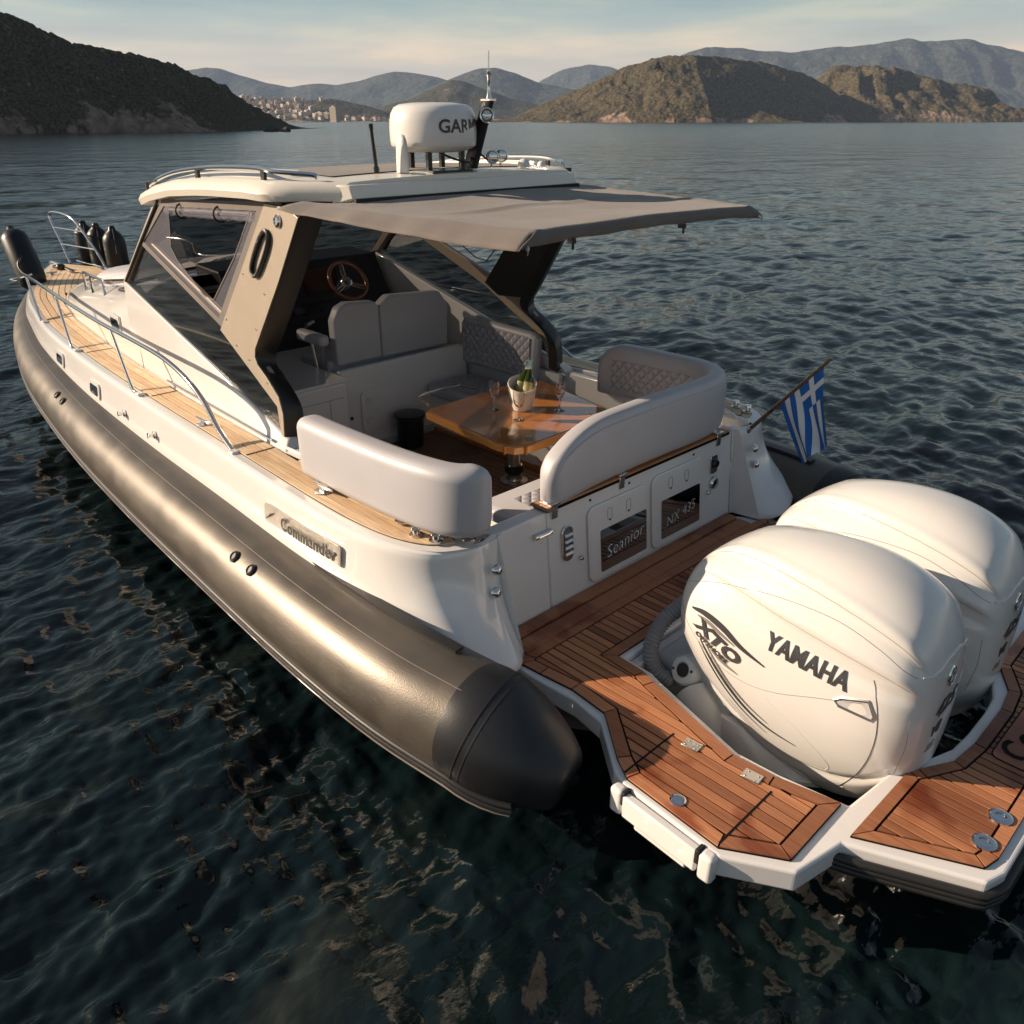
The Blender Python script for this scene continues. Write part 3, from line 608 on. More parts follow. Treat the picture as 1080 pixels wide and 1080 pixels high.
def outboard(cy):
    cm = cowl_mesh(); bv = bvh_of(cm); 
    cm.v = [(v[0], v[1]+cy, v[2]) for v in cm.v]
    eng = cm.build('outboard_engine', gelo, boat, smooth=70)
    def side(x, z, s=1, lift=.0):
        h = bv.ray_cast(Vector((x, s*2, z)), Vector((0, -s, 0)))
        if h[0] is None: return Vector((x, cy, z))
        n = h[1] if h[1].y*s > 0 else -h[1]; return h[0]+n*lift+Vector((0, cy, 0))
    def back(y, z, lift=0):
        h = bv.ray_cast(Vector((-4, y, z)), Vector((1, 0, 0)))
        if h[0] is None: return Vector((-1.8, cy+y, z))
        n = h[1] if h[1].x < 0 else -h[1]; return h[0]+n*lift+Vector((0, cy, 0))
    def decal_side(v, f, org, dx, dz, name, m, s=1, parent=eng, lift=.0035):
        """v: 2-D outline vertices; mapped on the side of the cowl"""
        mb = MB(); L_ = math.hypot(dx, dz); ux = (dx/L_, dz/L_); uz = (dz/L_*1, -dx/L_*1) if False else (-ux[1], ux[0])
        if s*uz[1] < 0 and s > 0: uz = (-uz[0], -uz[1])
        mb.add([side(org[0]+ux[0]*a+uz[0]*b, org[1]+ux[1]*a+uz[1]*b, s, lift+c) for a, b, c in v], f); return mb.build(name, m, parent, smooth=0)
    def subdiv(v, f):
        b = bmesh.new(); vs = [b.verts.new(p) for p in v]
        for q in f:
            try: b.faces.new([vs[i] for i in q])
            except ValueError: pass
        bmesh.ops.triangulate(b, faces=b.faces[:]); 
        for _ in range(4):
            es = [e for e in b.edges if e.calc_length() > .016]
            if es: bmesh.ops.subdivide_edges(b, edges=es, cuts=1); bmesh.ops.triangulate(b, faces=b.faces[:])
        b.verts.ensure_lookup_table(); b.verts.index_update(); v = [tuple(p.co) for p in b.verts]; f = [tuple(p.index for p in q.verts) for q in b.faces]; b.free(); return v, f
    # big lettering
    v, f = text_mesh('YAMAHA', .092, off=.0024, ext=.0006, space=1.04, sx=.90, shear=0.0)
    v = [(a, b*1.15, c+.001) for a, b, c in v]; v, f = subdiv(v, f)
    decal_side(v, f, (-1.185, .945), -1, -.10, 'side_lettering', decal)
    v, f = text_mesh('XTO', .085, off=.004, ext=.0008, sx=1.35, shear=.2); v, f = subdiv([(a, b, c+.002) for a, b, c in v], f); decal_side(v, f, (-.835, .875), -1, -.36, 'side_lettering', decal)
    v, f = text_mesh('OFFSHORE', .034, off=.001, ext=.0006, sx=1.15, shear=.2); v, f = subdiv([(a, b, c+.001) for a, b, c in v], f); decal_side(v, f, (-.838, .835), -1, -.36, 'side_lettering', decal)
    # swooshes: tapered strips along curves on the side
    def swoosh(pts, w, m, name='graphic_stripe'):
        P_ = catmull([(a, 0, b) for a, b in pts], 10); n = len(P_); vs = []; fs = []
        for i, p in enumerate(P_):
            t = (P_[min(i+1, n-1)]-P_[max(i-1, 0)]).normalized(); q = i/(n-1); ww = w*math.sin(math.pi*min(1, q*.92+.04))**.8*(1-.35*q)+.0006
            nx = Vector((-t.z, 0, t.x)); vs += [side(p.x+nx.x*ww, p.z+nx.z*ww, 1, .003), side(p.x-nx.x*ww, p.z-nx.z*ww, 1, .003)]
        for i in range(n-1): fs.append((2*i, 2*i+1, 2*i+3, 2*i+2))
        mb = MB(); mb.add(vs, fs); return mb.build(name, m, eng, smooth=0)
    swoosh([(-.80, .945), (-.88, .955), (-.98, .935), (-1.08, .89), (-1.20, .855)], .017, decal)
    swoosh([(-.84, .93), (-.90, .925), (-.97, .905), (-1.05, .88)], .010, decal_l)
    swoosh([(-.87, .82), (-.94, .73), (-1.02, .64), (-1.11, .565), (-1.22, .515), (-1.36, .495)], .010, decal)
    swoosh([(-.90, .815), (-.97, .73), (-1.04, .655), (-1.13, .59), (-1.23, .545)], .008, decal_l)
    swoosh([(-.93, .80), (-1.0, .765), (-1.08, .745)], .009, decal_l)
    swoosh([(-.86, .80), (-.93, .70), (-1.01, .605), (-1.10, .53), (-1.22, .47)], .004, decal)
    # panel seams, then drawn-in shade of the shoulder creases
    def seamline(pts, r=.0016, m=seam, fn=side, s=1, name='seam_crease_shade'):
        P_ = catmull([(a, 0, b) for a, b in pts], 10); mb = MB(); mb.tube([fn(p.x, p.z, s, .0) for p in P_], r, 5); return mb.build(name, m, eng)
    seamline([(-.70, .93), (-.80, .84), (-.95, .745), (-1.10, .72), (-1.25, .75), (-1.42, .82), (-1.60, .885)])
    seamline([(-.69, 1.00), (-.85, 1.08), (-1.1, 1.155), (-1.4, 1.17), (-1.60, 1.12), (-1.745, 1.035)], .0014)
    seamline([(-1.615, .99), (-1.655, .88), (-1.67, .75), (-1.65, .60), (-1.60, .45), (-1.54, .34)], .0022, chrome2)
    seamline([(-1.76, .86), (-1.765, .72), (-1.74, .55)], .0012)
    seamline([(-1.02, .54), (-1.2, .42), (-1.38, .40), (-1.5, .42)], .0014)
    for s_ in (-1, 1):  # dark tubes along both shoulder ledges paint in the shading of the creases
        for wb in (0, 1):
            pl = []
            for xx in np.linspace(-.80, -1.735, 60):
                i_ = max(j for j in range(len(ST)) if ST[j][0] >= xx); a_, b_ = ST[i_], ST[min(i_+1, len(ST)-1)]; tt_ = (a_[0]-xx)/max(1e-6, a_[0]-b_[0]); zt_, zb_ = lerp(a_[1], b_[1], tt_), lerp(a_[2], b_[2], tt_); zc_ = zb_+(zt_-zb_)*.58
                sx_ = np.interp(xx, [-1.8, -1.2, -.7], [1, .5, 0]); ph_ = R((lerp(20, 38, sx_), lerp(40, 56, sx_))[wb]); dv = Vector((0, math.sin(ph_)*s_, math.cos(ph_))); h_ = bv.ray_cast(Vector((xx, 0, zc_))+dv*1.2, -dv)
                if h_[0] is not None: pl.append(h_[0]+Vector((0, cy, 0)))
            mb = MB(); mb.tube(pl, .0014, 5); mb.build('seam_crease_shade', seam, eng)
    seamline([(-1.22, .70), (-1.38, .60), (-1.50, .48), (-1.48, .40)], .0016, gelo)
    seamline([(-1.00, .40), (-1.2, .32), (-1.42, .30), (-1.56, .345)], .003)
    for s in (-1,): seamline([(-.69, 1.00), (-.85, 1.08), (-1.1, 1.155), (-1.4, 1.17), (-1.60, 1.12), (-1.745, 1.035)], .0014, s=-1)
    mb = MB(); yy = [.205, .17, .12, .07, 0, -.07, -.12, -.17, -.205]; zz = [1.035, 1.035, 1.045, 1.065, 1.07, 1.065, 1.045, 1.035, 1.035]
    mb.tube([back(a, b, .001) for a, b in zip(yy, zz)], .005, 6); mb.build('rear_lip', gelo, eng)
    # air scoop
    mb = MB(); sc_ = [(-1.50, .855), (-1.525, .875), (-1.62, .905), (-1.65, .845), (-1.64, .825), (-1.52, .835)]
    mb.tube([side(a, b, 1, .003) for a, b in sc_], .006, 6, closed=True); o = mb.build('air_scoop', chrome2, eng)
    mb = MB(); mb.add([side(a, b, 1, .002) for a, b in sc_], [tuple(range(6))]); mb.build('scoop_mouth', gelg, o, smooth=0)
    # rear emblem and numbers
    c_ = back(0.03, .985, 0); mb = MB(); mb.lathe([(.040, -.006), (.043, .004), (.036, .009), (.034, .005), (0, .005)], c_, 28, (-1, 0, .12)); emb = mb.build('rear_emblem', chrome, eng)
    mb = MB(); mb.lathe([(.034, .0055), (.034, .0065), (0, .0065)], c_, 24, (-1, 0, .12)); mb.build('emblem_disc', blackp, emb)
    mb = MB()
    for k in range(3):   # three crossed tuning-fork strokes
        a = R(90+k*120); d = Vector((0, math.cos(a), math.sin(a))); e = Vector((0, -d.z, d.y)); 
        for s in (-.006, .006): mb.tube([c_+Vector((-.009, 0, 0))+e*s, c_+Vector((-.009, 0, 0))+d*.026+e*s], .0017, 4)
        mb.tube([c_+Vector((-.009, 0, 0)), c_-d*.024+Vector((-.009, 0, 0))], .0017, 4)
    mb.tube([c_+Vector((-.0085, .029*math.cos(t), .029*math.sin(t))) for t in [2*math.pi*k/20 for k in range(20)]], .0015, 4, closed=True); mb.build('emblem_mark', chrome2, emb)
    for txt, sz, z, m in (('425', .105, .815, decal), ('V8', .07, .725, decal), ('5.6', .045, .655, decal_l)):
        v, f = text_mesh(txt, sz, off=.002, ext=.0008, shear=.25, sx=1.2); v, f = subdiv(v, f)
        mb = MB(); mb.add([back(.115-a, z+b, .002+c) for a, b, c in v], f); mb.build('rear_lettering', m, eng, smooth=0)
    # bracket, leg and rigging
    bk = MB(); bk.loft([[(-.50, cy+a, b) for a, b in ((-.17, .15), (.17, .15), (.17, .50), (-.17, .50))], [(-.62, cy+a, b) for a, b in ((-.16, .05), (.16, .05), (.16, .52), (-.16, .52))], [(-.78, cy+a, b) for a, b in ((-.15, 0), (.15, 0), (.17, .62), (-.17, .62))], [(-1.0, cy+a, b) for a, b in ((-.14, -.1), (.14, -.1), (.15, .5), (-.15, .5))]])
    bko = bk.build('engine_bracket', gelg, eng, bevel=.03, bseg=3)
    leg = MB(); leg.loft([[(-1.0+a*.9, cy+b*.9, .36) for a, b in ell(.26, .20)], [(-1.12+a, cy+b, .22) for a, b in ell(.34, .22)], [(-1.14+a, cy+b, .10) for a, b in ell(.30, .16)], [(-1.14+a, cy+b, -.05) for a, b in ell(.24, .10)], [(-1.14+a, cy+b, -.6) for a, b in ell(.2, .07)]]); leg.build('engine_leg', gelo, eng, smooth=60)
    pc = Vector((-.735, cy+.185, .515)); ax = Vector((.15, .85, .45)).normalized()
    mb = MB(); mb.tube([pc-ax*.16, pc-ax*.05, pc, pc+ax*.012], [.075, .078, .075, .066], 28); mb.lathe([(.066, .010), (.062, .016), (.040, .018), (.036, .012), (0, .012)], pc, 28, ax); pu = mb.build('steering_pump', plast, eng, smooth=40)
    mb = MB(); mb.lathe([(.034, .013), (.034, .016), (0, .016)], pc, 24, ax); mb.build('pump_badge', blackp, pu)
    mb = MB(); q_ = ax.to_track_quat('Z', 'Y')
    for t in (R(200), R(20)): mb.lathe([(.007, .015), (.007, .019), (0, .019)], pc+q_ @ Vector((.053*math.cos(t), .053*math.sin(t), 0)), 8, ax)
    mb.build('pump_screw', blackm, pu)
    mb = MB(); mb.tube([(-.75, cy+.10, .35), (-.80, cy+.17, .40), (-.86, cy+.17, .30), (-.92, cy+.15, .15), (-.9, cy+.12, 0)], [.06, .10, .11, .09, .07], 18); mb.build('swivel_arm', gelg, eng, smooth=60)
    mb = MB(); mb.tube([(-.83, cy+.235, .28), (-.84, cy+.24, .22)], .02, 10); mb.box((-.85, cy+.24, .30), (.05, .02, .03)); mb.tube([(-.80, cy+.2, .18), (-.85, cy+.24, .24), (-.88, cy+.22, .34)], .009, 8); mb.build('bracket_bolt', blackp, bko)
    # ribbed rigging hose
    hp = resample(catmull([(-.69, cy+.06, .86), (-.63, cy+.10, .80), (-.575, cy+.18, .70), (-.565, cy+.235, .58), (-.60, cy+.235, .48), (-.68, cy+.20, .42)], 10), 120)
    mb = MB(); mb.tube(hp, [.040 if i % 4 < 2 else .0345 for i in range(120)], 16); mb.build('rigging_hose', hosem, eng, smooth=30)
    return eng
def ell(a, b, n=20): return [(a*math.cos(2*math.pi*k/n), b*math.sin(2*math.pi*k/n)) for k in range(n)]
e1 = outboard(.38); e2 = outboard(-.38)
tag(e1, 'white outboard engine nearest the camera, side lettering in full view'); tag(e2, 'white outboard engine on the far side, partly hidden by its twin')
# tie bar between the engines
q = MB(); q.tube([(-1.70, -.62, .46), (-1.78, -.95, .50)], .012, 10); q.tube([(-1.70, -.95, .50), (-1.80, -1.05, .5)], .012, 10); q.build('ladder_rail', blackp, plat)
# ================================================================== CABIN, ARCH, ROOF
def py(z): return 1.2-.07*(z-1.2)
def side_plate(mb, xz, th, out=0, sy=1):
    pts = [Vector((x, (py(z)+out)*sy, z)) for x, z in xz]; mb.slab(pts, (0, -sy, 0), th); return mb
for sy in (1, -1):
    # white side panel under the glass
    wp = MB(); n = 14; a = []; b = []; ai = []; bi = []
    for k in range(n+1):
        t = k/n; x = lerp(1.70, 4.02, t); zt = lerp(1.205, 1.825, t); xb = lerp(1.62, 4.25, t)
        a.append((x, py(zt)*sy, zt)); b.append((xb, (yc(xb)-.004)*sy, 1.155)); ai.append((x, (py(zt)-.06)*sy, zt)); bi.append((xb, (yc(xb)-.10)*sy, 1.10))
    wp.loft([[p, q_, r_, s_] for p, q_, r_, s_ in zip(a, b, bi, ai)], caps=True); wp.build('cabin_side', gel, boat, smooth=30, bevel=.008, bseg=3)
    low = MB(); low.box((2.85, sy*1.10, .84), (2.4, .04, .62)); low.build('cabin_liner', gelg, boat, smooth=0)
    # small blade at the foot of the arch
    # tinted glass
    g = MB(); side_plate(g, [(3.99, 1.815), (3.60, 2.13), (2.44, 1.715), (2.14, 1.555), (1.80, 1.38), (1.745, 1.225)], .006, -.012, sy); gs = g.build('side_glass', glasst, boat, smooth=0)
    # arch: tan face, black return
    arch = [(1.80, 2.50), (1.56, 2.49), (1.46, 2.45), (1.70, 2.10), (2.02, 1.68), (2.03, 1.63), (2.00, 1.585), (1.90, 1.53), (1.775, 1.44), (1.735, 1.35), (1.735, 1.20), (1.765, 1.20), (1.80, 1.38), (2.14, 1.555), (2.46, 1.72)]
    t_ = MB(); side_plate(t_, arch, .022, .008, sy); ar = t_.build('arch_leg', tan, boat, smooth=0, bevel=.003)
    edge = catmull([(1.43, 2.485), (1.46, 2.45), (1.70, 2.10), (1.93, 1.78), (2.02, 1.66), (2.00, 1.585), (1.90, 1.53), (1.775, 1.44), (1.735, 1.35), (1.735, 1.18)], 5)
    t_ = MB(); t_.loft([[(p.x+.03, (py(p.y)-.015)*sy, p.y), (p.x-.004, (py(p.y)+.004)*sy, p.y), (p.x-.012, (py(p.y)-.004)*sy, p.y), (p.x-.045, (py(p.y)-.10)*sy, p.y-.03), (p.x+.03, (py(p.y)-.115)*sy, p.y)] for p in edge]); t_.build('arch_edge', dark, ar, smooth=40)
    # inner lining of the arch
    t_ = MB(); side_plate(t_, [(1.78, 2.50), (1.46, 2.46), (1.72, 2.10), (2.04, 1.68), (2.30, 1.66), (2.45, 1.74)], .02, -.09, sy); t_.build('arch_lining', dark, ar, smooth=0)
    t_ = MB(); side_plate(t_, [(2.03, 1.64), (2.0, 1.59), (1.78, 1.45), (1.735, 1.35), (1.735, 1.20), (1.80, 1.20), (1.90, 1.40), (2.20, 1.54), (2.50, 1.70), (3.60, 2.12), (3.58, 2.17), (2.44, 1.80)], .03, -.03, sy); t_.build('window_sill', tan, ar, smooth=0, bevel=.004)
    # oval grab handle
    c0 = Vector((1.865, (py(2.235)+.02)*sy, 2.235)); mb = MB(); ov = []
    for k in range(28):
        a_ = 2*math.pi*k/28; u, w_ = math.copysign(abs(math.cos(a_))**.7, math.cos(a_))*.155, math.copysign(abs(math.sin(a_))**.8, math.sin(a_))*.045; d1 = Vector((.62, 0, -.78)); d2 = Vector((.78, 0, .62)); ov.append(c0+d1*u+d2*w_-Vector((0, .07*(-.78*u+.62*w_)*sy, 0)))
    mb.tube(ov, .013, 8, closed=True); mb.build('grab_handle', dark, ar)
    mb = MB(); mb.lathe([(.034, 0), (.034, .010), (.022, .018), (.018, .012), (0, .012)], (1.66, (py(2.42)+.008)*sy, 2.42), 20, (0, sy, .1)); mb.build('courtesy_light', chrome, ar)
    for x, z in ((1.60, 2.49), (1.86, 2.02), (1.99, 1.80), (2.25, 1.66), (2.10, 1.60), (1.90, 1.50), (1.775, 1.30), (2.36, 1.80), (2.10, 2.10)):
        mb = MB(); mb.lathe([(.007, 0), (.006, .004), (0, .005)], (x, (py(z)+.008)*sy, z), 8, (0, sy, 0)); mb.build('screw', chrome2, ar)
    # frame round the opening and clear vinyl curtain
    fr = [(3.60, 2.13), (2.43, 1.735), (1.79, 2.51), (3.14, 2.44)]; fri = [(3.535, 2.145), (2.475, 1.79), (1.90, 2.455), (3.13, 2.40)]
    mb = MB()
    for i in range(4):
        a1, b1 = fr[i], fr[(i+1) % 4]; c1, d1 = fri[(i+1) % 4], fri[i]; side_plate(mb, [a1, b1, c1, d1], .012, .004, sy)
    fo = mb.build('window_frame', canv, boat, smooth=0)
    hole = catmull([(3.02, 2.385, 0), (1.98, 2.435, 0), (2.10, 2.28, 0), (2.50, 1.90, 0), (2.60, 1.872, 0), (2.70, 1.90, 0), (3.02, 2.05, 0), (3.09, 2.14, 0)], 1, closed=True)
    # film strips between frame and opening
    mb = MB(); o_ = [(3.13, 2.40), (1.90, 2.455), (2.20, 2.11), (2.475, 1.79), (2.72, 1.875), (3.0, 1.97), (3.3, 2.07), (3.535, 2.145)]; i_ = [(3.06, 2.385), (1.99, 2.435), (2.22, 2.17), (2.53, 1.89), (2.66, 1.90), (2.86, 2.0), (3.0, 2.07), (3.10, 2.16)]
    vs = [(x, (py(z)-.002)*sy, z) for x, z in o_]+[(x, (py(z)-.004)*sy, z) for x, z in i_]; mb.add(vs, [(k, (k+1) % 8, (k+1) % 8+8, k+8) for k in range(8)]); mb.build('clear_curtain', vinyl_clear, fo, smooth=0)
    mb = MB(); mb.tube([(x, (py(z)-.002)*sy, z) for x, z in i_], .005, 6, closed=True); mb.build('curtain_hem', canv, fo)
    mb = MB(); rp = [(lerp(3.10, 1.93, k/24), (py(2.4)-.01+.006*math.sin(k*1.9))*sy, lerp(2.375, 2.42, k/24)) for k in range(25)]; mb.tube(rp, [.030+.006*math.sin(k*2.3) for k in range(25)], 12); mb.build('rolled_curtain', vinyl_clear, fo, smooth=50)
    for x in (2.88, 2.36):
        z = lerp(2.38, 2.42, (3.1-x)/1.17); mb = MB(); mb.tube([(x, (py(z)-.01+.044*math.cos(t))*sy, z+.044*math.sin(t)) for t in [2*math.pi*k/14 for k in range(14)]], .006, 6, closed=True); mb.build('curtain_strap', blackm, fo)
    # windscreen pillar
    mb = MB(); mb.loft([[(4.04, (1.155)*sy, 1.81), (3.94, 1.165*sy, 1.83), (3.94, 1.09*sy, 1.83), (4.04, 1.08*sy, 1.81)], [(3.35, 1.115*sy, 2.38), (3.24, 1.125*sy, 2.40), (3.24, 1.05*sy, 2.40), (3.35, 1.04*sy, 2.38)]]); mb.build('windscreen_pillar', tan, boat, bevel=.006)
    mb = MB(); mb.tube([(3.93, 1.168*sy, 1.835), (3.60, 1.145*sy, 2.115), (3.20, 1.125*sy, 2.43)], .010, 6); mb.build('pillar_gasket', blackm, boat)
# windscreen
def arc(x0, xm, z, w, n=16): return [(lerp(xm, x0, (k/n*2-1)**2), w*(1-2*k/n), z) for k in range(n+1)]
mb = MB(); A = arc(4.0, 4.42, 1.80, 1.10); B = arc(3.30, 3.60, 2.40, 1.06); mb.add(A+B, [(i, i+1, i+18, i+17) for i in range(16)]); ws = mb.build('windscreen', wsm, boat, smooth=60)
mb = MB(); mb.tube(A, .016, 8); mb.build('windscreen_gasket', blackm, ws)
# cabin trunk / coachroof
rings = []
for x in np.linspace(4.0, 8.10, 30):
    h = float(np.interp(x, [4, 4.5, 5.2, 6, 6.8, 7.4, 7.8, 8.0, 8.10], [1.80, 1.74, 1.66, 1.55, 1.43, 1.33, 1.25, 1.20, 1.165])); e = float(np.interp(x, [4, 5, 7, 8], [5.5, 3.6, 2.6, 2.2])); w = max(yc(x), .02); ring = []
    for k in range(33):
        a = math.pi*k/32; c, s = math.cos(a), math.sin(a); ring.append((x, w*math.copysign(abs(c)**(2/e), c), 1.15+(h-1.15)*abs(s)**(2/e)))
    rings.append(ring)
mb = MB(); mb.loft(rings, closed=False); tr = mb.build('coachroof', gel, boat, smooth=60)
mb = MB(); rr_ = [(4.3, .98), (5.2, .92), (6.0, .80), (6.6, .66), (7.1, .45), (7.3, .2), (7.33, 0)]; 
mb.tube(catmull([(x, y, .0) for x, y in rr_], 6), .001)
cr_ = catmull([(x, y, 0) for x, y in rr_], 6); 
def trunk_z(x, y):
    h = float(np.interp(x, [4, 4.5, 5.2, 6, 6.8, 7.4, 7.8, 8.0, 8.10], [1.80, 1.74, 1.66, 1.55, 1.43, 1.33, 1.25, 1.20, 1.165])); e = float(np.interp(x, [4, 5, 7, 8], [5.5, 3.6, 2.6, 2.2])); w = max(yc(x), .02); q = min(.999, abs(y)/w); return 1.15+(h-1.15)*(1-q**e)**(1/e)
# recessed line along the trunk side
for sy in (1, -1):
    q = MB(); q.tube([(x, sy*(yc(x)-.003)*.995, 1.235) for x in np.linspace(4.3, 7.0, 20)], .004, 6); q.build('trunk_moulding', seam, tr)
    pw = MB(); q0 = [(4.55+a, sy*(yc(4.55+a)-.012)*1.0, 1.40+b) for a, b in rrect(.27, .17, .045)]; pw.slab(q0, (0, sy, 0), .02); pf_ = pw.build('port_light', gel, tr, bevel=.004)
    pw = MB(); pw.slab([(4.55+a, sy*(yc(4.55+a)+.009), 1.40+b) for a, b in rrect(.20, .11, .03)], (0, sy, 0), .003); pw.build('pane', glassd, pf_, smooth=0)
# sunpad
pd = MB(); rings = []
for x, k in [(4.45, 0), (4.47, .7), (4.55, 1), (5.1, 1), (5.7, 1), (6.15, 1), (6.25, .7), (6.28, 0)]:
    w = .74-.05*(x-4.5); zz = trunk_z(x, 0)-.02; rings.append([(x, w*c, zz+(.10*k+.01)*(1-abs(c)**6)**.5 if abs(c) < 1 else zz) for c in [math.cos(math.pi*j/20) for j in range(21)]])
pd.loft(rings, closed=False); pdo = pd.build('sunpad', vinq, tr, smooth=60)
for p in pdo.data.polygons: pass
uvl = pdo.data.uv_layers.new(name='UVMap')
for lp in pdo.data.loops: c0_ = pdo.data.vertices[lp.vertex_index].co; uvl.data[lp.index].uv = (c0_.x, c0_.y)
# low grab rails on the trunk
for sy in (1, -1):
    mb = MB(); pts = [(6.05, .80*sy), (5.72, .85*sy), (5.30, .90*sy)]
    def tz(x, y): return trunk_z(x, y)
    top = [(x, y, 1.64-(x-5.3)*.05) for x, y in pts]; mb.tube(catmull([(6.10, .79*sy, tz(6.1, .79)-.01), (6.09, .795*sy, 1.585)]+top+[(5.27, .905*sy, 1.625), (5.24, .91*sy, tz(5.24, .91)-.01)], 5), .013, 8)
    mb.tube([(5.74, .85*sy, 1.62), (5.74, .85*sy, tz(5.74, .85)-.01)], .012, 8); mb.build('trunk_rail', chrome, boat)
# ------------------------------------------------------------------ hardtop
def roofz(x, y):
    base = float(np.interp(x, [1.2, 1.5, 1.9, 2.4, 2.9, 3.3, 3.55, 3.62], [2.61, 2.635, 2.645, 2.635, 2.60, 2.545, 2.50, 2.48])); return base-.035*(y/1.2)**2
def roofw_(x): return float(np.interp(x, [1.4, 1.66, 1.74, 2.4, 3.2, 3.62], [.90, 1.15, 1.185, 1.20, 1.17, 1.10]))
rings = []
for x in [1.40, 1.42, 1.5, 1.58, 1.66, 1.70, 1.74, 1.9, 2.1, 2.3, 2.5, 2.7, 2.9, 3.1, 3.3, 3.45, 3.55, 3.66, 3.70]:
    w = roofw_(x)-(.05 if x > 3.6 else 0); e = .05 if x > 3.68 else 0; k = 1 if x < 3.6 else .55; ring = []
    zl = roofz(x, w)-.078*k-.012
    ring += [(x, y, roofz(x, y)-e*.5) for y in np.linspace(w-.07, -w+.07, 15)]
    ring += [(x, -w+.02, roofz(x, w)-.022-e*.5), (x, -w, roofz(x, w)-.055), (x, -w+.012, zl), (x, -w+.10, zl-.012)]
    ring += [(x, y, zl+.02) for y in np.linspace(-w+.16, w-.16, 9)]
    ring += [(x, w-.10, zl-.012), (x, w-.012, zl), (x, w, roofz(x, w)-.055), (x, w-.02, roofz(x, w)-.022-e*.5)]
    rings.append(ring)
mb = MB(); mb.loft(rings); roof = mb.build('hardtop', roofw, boat, smooth=38)
# lower aft fascia
mb = MB(); mb.loft([[(1.44, .90, 2.60), (1.44, -.90, 2.60), (1.36, -.86, 2.598), (1.36, .86, 2.598)], [(1.44, .93, 2.50), (1.44, -.93, 2.50), (1.325, -.86, 2.53), (1.325, .86, 2.53)]]); mb.build('roof_fascia', roofw, roof, bevel=.01)
mb = MB(); mb.box((1.325, 0, 2.524), (.03, 1.72, .02)); mb.build('fascia_gap', blackm, roof, smooth=0)
# grey centre panel, side steps
mb = MB(); xs = np.linspace(1.62, 3.2, 12); mb.loft([[(x, y, roofz(x, y)+.006) for y in np.linspace(.80, -.80, 9)] for x in xs], closed=False); mb.build('sunroof_fabric', canv, roof, smooth=60)
for sy in (1, -1):
    mb = MB(); mb.loft([[(x, .84*sy, roofz(x, .84)-.01), (x, .86*sy, roofz(x, .84)+.028*k), (x, 1.02*sy, roofz(x, 1.0)+.024*k), (x, 1.06*sy, roofz(x, 1.06)-.01)] for x, k in ((1.76, 0), (1.86, 1), (2.2, 1), (2.8, 1), (3.2, .8), (3.4, 0))]); mb.build('roof_step', roofw, roof, smooth=30)
    rp = catmull([(3.50, 1.02*sy, 2.475), (3.47, 1.04*sy, 2.515), (3.0, 1.08*sy, 2.603), (2.5, 1.09*sy, 2.650), (1.95, 1.09*sy, 2.668), (1.72, 1.07*sy, 2.655), (1.56, .96*sy, 2.645), (1.53, .94*sy, 2.632)], 8)
    mb = MB(); mb.tube(rp, .013, 8); ro = mb.build('roof_rail', chrome, roof)
    for x in (3.42, 2.62, 1.82):
        mb = MB(); zz = float(np.interp(x, [1.42, 1.9, 2.5, 3, 3.47], [2.63, 2.668, 2.65, 2.603, 2.515])); mb.box((x, 1.09*sy, (zz+roofz(x, 1.09))/2-.005), (.035, .018, zz-roofz(x, 1.09)+.02)); mb.build('rail_post', blackp, ro, smooth=0)
# ------------------------------------------------------------------ canvas awning
nx, ny = 60, 90; vs = []; fs = []
for i in range(nx+1):
    u = i/nx; xf0 = lerp(1.315, .04, u)
    for j in range(ny+1):
        v_ = j/ny*2-1; w = lerp(1.08, .845, u); y = w*v_; x = xf0+(1-u)**2*.22*min(1, max(0, (abs(v_)*1.08-.84)/.24))
        z = lerp(2.525, 2.495, u)-.016*v_*v_+.012*math.sin(v_*9)*math.sin(u*math.pi)*.35-.022*math.sin(math.pi*u)*(1-abs(v_)**3)
        z += .012*math.exp(-((u-.42)/.022)**2)*(1-v_*v_)+.008*mnoise.noise(Vector((x*3, y*2, 0)))+.007*mnoise.noise(Vector((x*9, y*2.5, 3)))*(1-u)+.006*math.exp(-((abs(v_)-.97)/.02)**2)
        vs.append((x, y, z))
for i in range(nx):
    for j in range(ny): a = i*(ny+1)+j; fs.append((a, a+1, a+ny+2, a+ny+1))
mb = MB(); mb.add(vs, fs)
# side and aft valances
for sy in (1, -1):
    rows = []
    for i in range(nx+1):
        u = i/nx; top = Vector(vs[i*(ny+1)+(ny if sy > 0 else 0)]); d = lerp(.025, .070, min(1, u*1.4)); wr = .016*math.sin(u*21+sy)*max(0, 1-u*1.4)+.002*math.sin(u*47); bx = -.02*max(0, u-.9)*10; rows.append([top, top+Vector((bx*.4, sy*(.035+wr), -d*.25)), top+Vector((bx*.8, sy*(.085+wr), -d*.7)), top+Vector((bx, sy*(.105+wr*.5), -d))])
    mb.loft(rows, closed=False)
rows = []
for j in range(ny+1):
    top = Vector(vs[nx*(ny+1)+j]); q = .055+.0015*math.sin(j*.4); ed = abs(j/ny*2-1)**14; q += .015*ed; sg = 1 if j > ny/2 else -1; rows.append([top, top+Vector((-.018, sg*.035*ed, -q*.3)), top+Vector((-.024, sg*.085*ed, -q*.7)), top+Vector((-.020+.002*math.sin(j*.35), sg*.105*ed, -q))])
mb.loft(rows, closed=False)
aw = mb.build('awning', canv, boat, smooth=45)
sm = aw.modifiers.new('th', 'SOLIDIFY'); sm.thickness = .004
